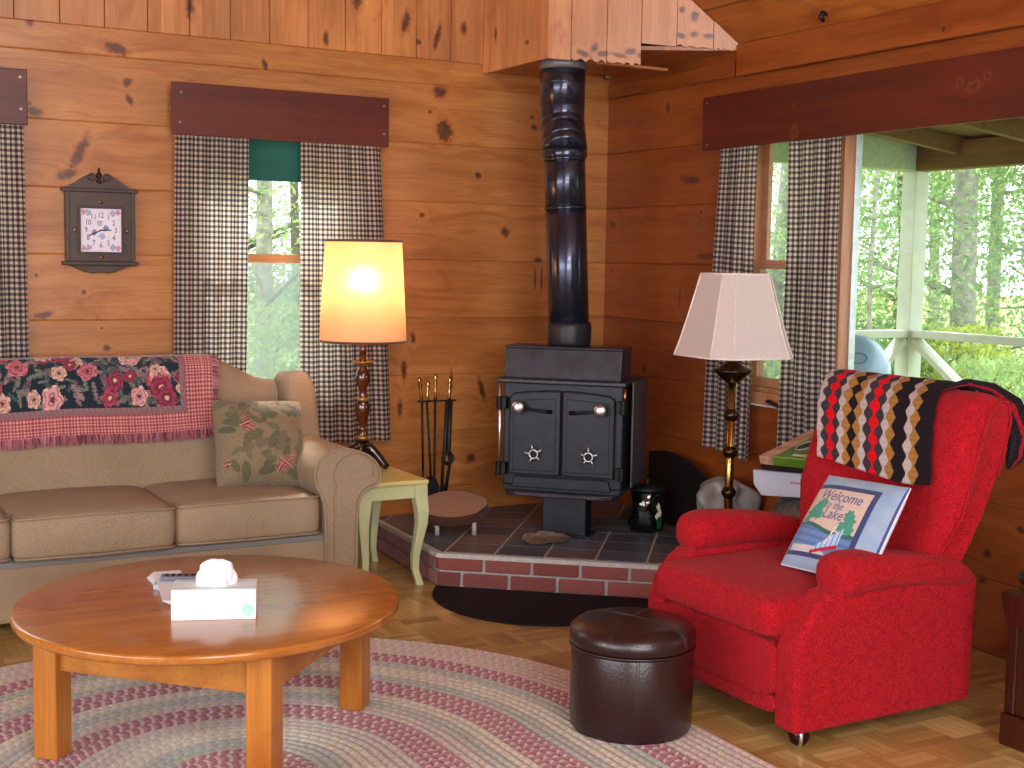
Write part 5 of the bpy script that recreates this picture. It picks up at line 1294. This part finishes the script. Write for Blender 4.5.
# white box + green game box on top
def slabbox(nm,p0,p1,z,h,dep,mat,label,cat,tilt=0.):
    pass
m_wbox=plain('white_carton',(206,212,230),.5,0,.03,8)
wb=thing('white_carton',(-.30,-2.02,.48),'white carton with faint red and grey print, under the green game box','carton')
MW=T(-.255,-2.135,.535,R(8),R(0),R(0))@Matrix.Rotation(R(-6),4,'X')
m=MB().prism([(-.30,.035),(-.235,0),(.26,0),(.30,.045),(.30,.105),(-.30,.085)],MW@Matrix(((0,0,1,-.16),(1,0,0,0),(0,1,0,0),(0,0,0,1))),.32)
part('carton_body',m,m_wbox,wb,bevel=.003)
MF=MW@Matrix.Translation((-.1606,0,0))
part('print_line',MB().box((0,-.02,.055),(.0006,.10,.061),MF),plain('red_print',(200,120,130),.6),wb)
part('print_line',MB().box((0,-.01,.088),(.0006,.05,.093),MF),plain('red_print2',(190,130,140),.6),wb)
part('print_mark',MB().box((0,-.23,.070),(.0006,-.17,.090),MF),plain('grey_print2',(140,140,150),.6),wb)
gb=thing('game_box',(-.28,-2.0,.60),'green and black game box with an oval logo, on top of the white carton','game box')
MG=MW@Matrix.Translation((.0,-.02,.098))@Matrix.Rotation(R(3),4,'X')
part('tray',MB().box((-.19,-.27,.0),(.17,.25,.022),MG),plain('game_black',(16,15,18),.3),gb,bevel=.002)
MH=MG@Matrix.Translation((-.19,0,.022))@Matrix.Rotation(R(-15),4,'Y')
part('lid',MB().box((-.0,-.27,.0),(.32,.18,.035),MH),plain('game_green',(88,134,36),.4,0,.08,6),gb,bevel=.002)
part('lid_picture',MB().box((-.001,.18,.0),(.32,.25,.0355),MH),plain('game_photo',(206,160,130),.5,0,.4,20),gb,bevel=.002)
m=MB(); 
rg_=[MH@Vector((.15+.055*cos(2*PI*i/30),.125+.034*sin(2*PI*i/30),.037)) for i in range(31)]; m.tube(rg_,.004,6,cap=False); part('oval_logo',m,plain('logo_grey',(170,180,176),.4),gb,smooth=True)
m=MB().sq((0,0,0),(.048,.027,.002),.9,1.,24,6); xf(m,lambda v:MH@Vector((.15+v.x,.125+v.y,.036+v.z))); part('oval_logo',m,plain('logo_dark',(40,52,44),.4),gb,smooth=True)
part('white_band',MB().box((.035,-.20,.035),(.055,.11,.0356),MH),plain('band_white',(216,222,200),.4),gb)
part('yellow_stripe',MB().box((.0,-.27,.035),(.012,.18,.0358),MH),plain('band_lime',(150,190,80),.4),gb)
# ================================================================== PORCH
m_paint=plain('porch_paint',(196,200,180),.6,0,.06,12)
m_brownw=wood('porch_beam',(96,70,40),(140,104,60),'y','z',None,0,[],rough=.7,coat=0)
PXx,PYy=2.08,-.22; DZ=-.02
pd=MB()
for i in range(22):
    xx=.14+.1*i; pd.box((xx,-9,DZ-.03),(xx+.094,-.12,DZ))
pdk=part('porch_deck',pd,plain('deck_grey',(120,112,100),.7),None); tag(pdk,kind='structure')
po_=thing('porch_post',(PXx,PYy,DZ),'pale painted corner post of the porch outside the picture window','post')
part('post',MB().box((PXx-.055,PYy-.055,DZ),(PXx+.055,PYy+.055,2.03)),m_paint,po_,bevel=.004)
po2=thing('porch_post',(PXx,-5.2,DZ),'pale painted porch post farther along the porch, outside the frame','post')
part('post',MB().box((PXx-.055,-5.255,DZ),(PXx+.055,-5.145,2.03)),m_paint,po2,bevel=.004)
rl=thing('porch_railing',(PXx,-2.5,DZ),'white porch railing with diagonal braces outside the picture window','railing')
RZ_=1.075
part('top_rail',MB().box((PXx-.045,-5.145,RZ_-.045),(PXx+.045,PYy-.055,RZ_)),m_paint,rl,bevel=.003)
part('bottom_rail',MB().box((PXx-.03,-5.145,.08),(PXx+.03,PYy-.055,.15)),m_paint,rl)
ys_=[PYy-.055-1.23*i for i in range(5)]
for i in range(4):
    a,b=ys_[i],ys_[i+1]
    if i%2==0: p_,q_=(PXx,a,RZ_-.06),(PXx,b,.17)
    else: p_,q_=(PXx,a,.17),(PXx,b,RZ_-.06)
    part('brace',MB().bar(p_,q_,.035,.085,up=(1,0,0)),m_paint,rl)
    part('brace',MB().bar((PXx+.037,p_[1],q_[2]),(PXx+.037,q_[1],p_[2]),.035,.085,up=(1,0,0)) ,m_paint,rl)
rl2=thing('porch_railing',(1.1,PYy,DZ),'short white end railing of the porch, running from the corner post to the house','railing')
part('top_rail',MB().box((.14,PYy-.045,RZ_-.045),(PXx-.055,PYy+.045,RZ_)),m_paint,rl2,bevel=.003)
part('bottom_rail',MB().box((.14,PYy-.03,.08),(PXx-.055,PYy+.03,.15)),m_paint,rl2)
part('brace',MB().bar((PXx-.06,PYy,RZ_-.06),(1.15,PYy,.17),.085,.035),m_paint,rl2); part('brace',MB().bar((1.15,PYy,.17),(.2,PYy,RZ_-.06),.085,.035),m_paint,rl2)
bm_=thing('porch_beam',(PXx,-4,2.03),'brown timber beam carrying the porch roof outside','beam')
part('beam',MB().box((PXx-.05,-9,2.03),(PXx+.05,PYy+.06,2.19)),m_brownw,bm_,bevel=.004)
bm2=thing('porch_beam',(1.1,PYy,2.03),'pale green painted beam at the end of the porch','beam')
part('beam',MB().box((.14,PYy-.05,2.03),(PXx-.051,PYy+.05,2.22)),plain('pale_green_paint',(176,190,160),.6),bm2,bevel=.004)
rf=MB()
rf.prism([(.14,2.44),(PXx+.35,2.16),(PXx+.35,2.20),(.14,2.48)],Matrix(((1,0,0,0),(0,0,1,-9.),(0,1,0,0),(0,0,0,1))),9.2)
tag(part('porch_roof',rf,plain('porch_roof_boards',(120,96,60),.8),None),kind='structure')
for i in range(9):
    yy=-.6-.62*i; rt=part('porch_rafter',MB().prism([(.14,2.33),(PXx+.3,2.07),(PXx+.3,2.165),(.14,2.435)],Matrix(((1,0,0,0),(0,0,1,yy),(0,1,0,0),(0,0,0,1))),.045),m_brownw,None)
    tag(rt,'brown rafter under the porch roof outside the picture window','rafter','porch rafters')
# grill
gp=Vector((.98,-.86,0)); g_=thing('porch_grill',(gp.x,gp.y,DZ),'pale blue domed grill on the porch behind the picture window','grill')
m_gblue=plain('grill_enamel',(150,182,204),.25,0,.03,5)
part('lid',MB().lathe([(.225,.86),(.23,.87),(.225,.93),(.20,1.0),(.155,1.055),(.09,1.09),(.02,1.10),(.001,1.10)],gp,36),m_gblue,g_,smooth=True)
part('bowl',MB().lathe([(.02,.66),(.12,.67),(.19,.73),(.225,.80),(.23,.858)],gp,36),m_gblue,g_,smooth=True)
gd=(CAM-gp); gd.z=0; gd.normalize(); ga=math.atan2(gd.y,gd.x)
m=MB().tube([gp+Vector((.213*cos(ga+.28+.20*cos(b)),.213*sin(ga+.28+.20*cos(b)),.985+.026*sin(b))) for b in [2*PI*i/24 for i in range(25)]],.004,6,cap=False); part('oval_badge',m,plain('badge_grey',(110,130,146),.5),g_,smooth=True)
for k in range(3):
    a=2*PI*k/3+.4; part('leg',MB().tube([gp+Vector((.13*cos(a),.13*sin(a),.70)),gp+Vector((.22*cos(a),.22*sin(a),DZ))],.012,8),m_alu,g_,smooth=True)
# ================================================================== GARDEN
t=NT('grass_ground'); nz=t.noise(t.obj(),1.2,5.); t.bsdf(t.ramp(nz,[(.3,lin((96,120,56))),(.7,lin((150,164,86)))]),.95); m_gr=t.m
gm=MB().grid(lambda u,v:(-60+160*u,.6+120*v+(-9.5)*0,-.9-.5*sin(u*9)*.3-2.*v),8,8); 
gm=MB().box((-60,TH+.01,-1.3),(100,120,-1.0)); gm.box((TH+2.0,-60,-1.3),(100,TH+.01,-1.0)); 
tag(part('ground',gm,m_gr,None),'green grassy ground outside the cabin','ground',kind='structure')
def leafmat(name,c,tr=.55):
    t=NT(name); r_=t.n('ObjectInfo').outputs['Random']; nz=t.noise(t.obj(),3.5,3.)
    c1=lin(c); col=t.ramp(nz,[(.3,tuple(q*.55 for q in c1[:3])+(1,)),(.7,tuple(min(1,q*1.25) for q in c1[:3])+(1,))])
    b1=t.n('BsdfDiffuse',{0:col}); b2=t.n('BsdfTranslucent',{0:col}); mx=t.n('MixShader',{0:tr,1:b1.outputs[0],2:b2.outputs[0]}); t.t.links.new(mx.outputs[0],t.o.inputs[0]); return t.m
LM=[leafmat('hemlock_leaves',(146,172,124)),leafmat('maple_leaves',(200,208,120)),leafmat('fresh_leaves',(172,194,132))]
m_bk=plain('tree_bark',(150,146,138),.9,0,.35,14,.8); m_bk2=plain('tree_bark_dark',(104,92,80),.9,0,.3,14,.8)
def tree(px,s,tr,h,seed,mat,label,cr=(1.6,2.2),nb_=9,nl=2600,zb_=-.4,lean=0.,leaf=.07,bark=None,bz=None,flat=.35):
    rr=random.Random(seed); r_=FWD+RGT*((px-512)/F); r_=Vector((r_.x,r_.y,0)); b=Vector((CAM.x,CAM.y,0))+r_*s; b.z=-1.02
    o=thing('garden_tree',b,label,'tree','trees outside the windows')
    top=b+Vector((lean,lean*.3,h)); m=MB(); pts=[b.lerp(top,i/6)+Vector((rr.uniform(-.05,.05),rr.uniform(-.05,.05),0))*(i>0) for i in range(7)]
    m.tube(pts,[tr*(1-.1*i) for i in range(7)],12); tips=[]
    for i in range(nb_):
        f=rr.uniform(.14,1); p=b.lerp(top,f); a=rr.uniform(0,2*PI); L=cr[0]*rr.uniform(.6,1.1)*(1.15-.5*f); q=p+Vector((cos(a)*L,sin(a)*L,rr.uniform(-.1,.5)*L*.6)); mid_=p.lerp(q,.5)+Vector((0,0,.08*L))
        m.tube([p,mid_,q],[tr*.28,tr*.17,tr*.05],6); tips.append((p,mid_,q,L))
    part('trunk',m,bark or m_bk,o,smooth=True)
    m=MB()
    for i in range(int(nl*3.)):
        p,md,q,L=rr.choice(tips); f=rr.uniform(.1,1.12); c=(p.lerp(md,f*2) if f<.5 else md.lerp(q,(f-.5)*2)); sp_=L*.40
        c=c+Vector((rr.gauss(0,sp_),rr.gauss(0,sp_),rr.gauss(-.04,sp_*flat)))
        n_=Vector((rr.gauss(0,.6),rr.gauss(0,.6),rr.gauss(.2,.8))).normalized(); x=n_.orthogonal().normalized(); y=n_.cross(x); l=leaf*.45*rr.uniform(.6,1.4)
        a=rr.uniform(0,6.3); x2=x*cos(a)+y*sin(a); y2=y*cos(a)-x*sin(a)
        m.poly([c-x2*l,c-y2*l*.45,c+x2*l,c+y2*l*.45])
    part('foliage',m,mat,o)
    return o
kinds=['broad grey-trunked tree seen right of the porch post through the picture window','slim leaning tree near the right edge of the picture window','leafy tree directly behind the porch corner post','feathery hemlock seen left of the porch post through the picture window']
tree(957,13.5,.15,9,1,LM[0],kinds[0],(1.9,2),12,3800,leaf=.075)
tree(1024,12.5,.06,8,2,LM[2],kinds[1],(1.5,2),10,2600,lean=.5)
tree(898,16,.13,8,3,LM[1],kinds[2],(2.2,2),12,3400,bark=m_bk2,leaf=.09)
tree(868,12.5,.028,7,4,LM[0],kinds[3],(1.7,2),13,4200,leaf=.06,flat=.5)
tree(990,17,.10,9,5,LM[0],'hemlock behind the slim leaning tree at the right of the picture window',(2.3,2),13,3800,leaf=.09)
tree(930,21,.10,10,6,LM[2],'pale leafy tree far behind the broad grey trunk',(2.8,2),12,3600,leaf=.12)
tree(1085,15,.12,9,7,LM[0],'leafy tree just beyond the right edge of the picture window view',(2.4,2),12,3000,leaf=.09)
tree(776,14,.08,8,8,LM[2],'tree seen through the narrow sash window beside the picture window',(2.0,2),12,3600,leaf=.075)
tree(835,19,.12,10,9,LM[0],'tall tree far left behind the porch end railing',(2.6,2),12,3200,leaf=.1)
tree(262,11.5,.09,8,10,LM[2],'pale birch-like tree seen through the left window',(1.9,2),14,3600,leaf=.06)
tree(296,13.5,.06,7,11,LM[0],'bushy green tree filling the lower right of the left window',(1.7,2),14,3600,leaf=.06,bark=m_bk2)
tree(235,15,.12,9,12,LM[0],'darker tree hidden mostly behind the curtain left of the left window',(2.3,2),12,3000,leaf=.08,bark=m_bk2)
def shrub(px,s,r,seed,mat,label,nl=6000,zc=0.):
    rr=random.Random(seed); r_=FWD+RGT*((px-512)/F); b=Vector((CAM.x+r_.x*s,CAM.y+r_.y*s,-1.0)); o=thing('garden_shrub',b,label,'shrub','shrubs outside the windows')
    m=MB(); st_=MB()
    for i in range(7): a=rr.uniform(0,6.3); st_.tube([b,b+Vector((cos(a)*r*.3,sin(a)*r*.3,r*.9)),b+Vector((cos(a)*r*.7,sin(a)*r*.7,r*1.5))],[.02,.014,.005],6)
    part('stems',st_,m_bk2,o)
    for i in range(nl):
        a=rr.uniform(0,6.3); h=rr.random(); q=r*(1-.5*h)*rr.random()**.4; c=b+Vector((cos(a)*q,sin(a)*q,h*r*1.9)); n_=Vector((rr.gauss(0,1),rr.gauss(0,1),rr.gauss(0,1))).normalized(); x=n_.orthogonal().normalized(); y=n_.cross(x); l=.034*rr.uniform(.6,1.4)*s/12
        m.poly([c-x*l,c-y*l*.5,c+x*l,c+y*l*.5])
    part('foliage',m,mat,o)
shrub(1000,11.,.9,31,LM[2],'low bush below the porch railing at the right of the picture window')
shrub(950,13.,1.0,32,LM[1],'yellow-green bush behind the porch railing, right of the corner post')
shrub(880,13.,1.0,33,LM[0],'bush behind the porch end railing, left of the corner post')
shrub(778,12.,1.0,34,LM[2],'bush outside the narrow sash window')
shrub(250,12.,1.3,35,LM[0],'bush at the foot of the birch-like tree in the left window')
shrub(295,10.5,1.1,36,LM[2],'bush low in the left window, right side')
# ================================================================== LIGHT
w=bpy.data.worlds.new('World'); SC.world=w; w.use_nodes=True; nt=w.node_tree; nt.nodes.clear()
bg=nt.nodes.new('ShaderNodeBackground'); ow=nt.nodes.new('ShaderNodeOutputWorld'); nt.links.new(bg.outputs[0],ow.inputs[0])
bg.inputs[0].default_value=(.86,.95,1.,1); bg.inputs[1].default_value=4.2
def light(name,ty,loc,energy,color,size=.1,rot=None,sy=None):
    l=bpy.data.lights.new(name,ty); l.energy=energy; l.color=color
    if ty=='AREA': l.shape='RECTANGLE'; l.size=size; l.size_y=sy or size
    elif ty=='SUN': l.angle=size
    else: l.shadow_soft_size=size
    o=bpy.data.objects.new(name,l); COL.objects.link(o); o.location=loc
    if rot: o.rotation_euler=rot
    return o
# daylight entering the openings of the two walls behind the camera, an added high fill, and the camera's own flash
light('top_fill','AREA',(-3.3,-8.55,3.5),210,(.93,.96,1.),2.6,(R(62),0,0),1.3)  # added fill to brighten upward faces; the gable has no window here
light('daylight_front','AREA',(-3.8,-8.62,1.45),110,(.90,.95,1.),3.5,(R(90),0,0),1.4)
light('daylight_side','AREA',(-6.62,-4.6,1.4),90,(.92,.96,1.),4.6,(R(90),0,R(-90)),1.3)
light('camera_flash','POINT',CAM+Vector((.0,-.0,.09))-FWD*.02,75,(1.,.97,.95),.03)
light('sun','SUN',(5,5,9),6.0,(1,.97,.9),R(4),(R(38),R(12),R(150)))
vs=SC.view_settings; SC.display_settings.display_device='sRGB'; vs.view_transform='Standard'; vs.look='None'; vs.exposure=0.; vs.gamma=1.; vs.use_curve_mapping=False
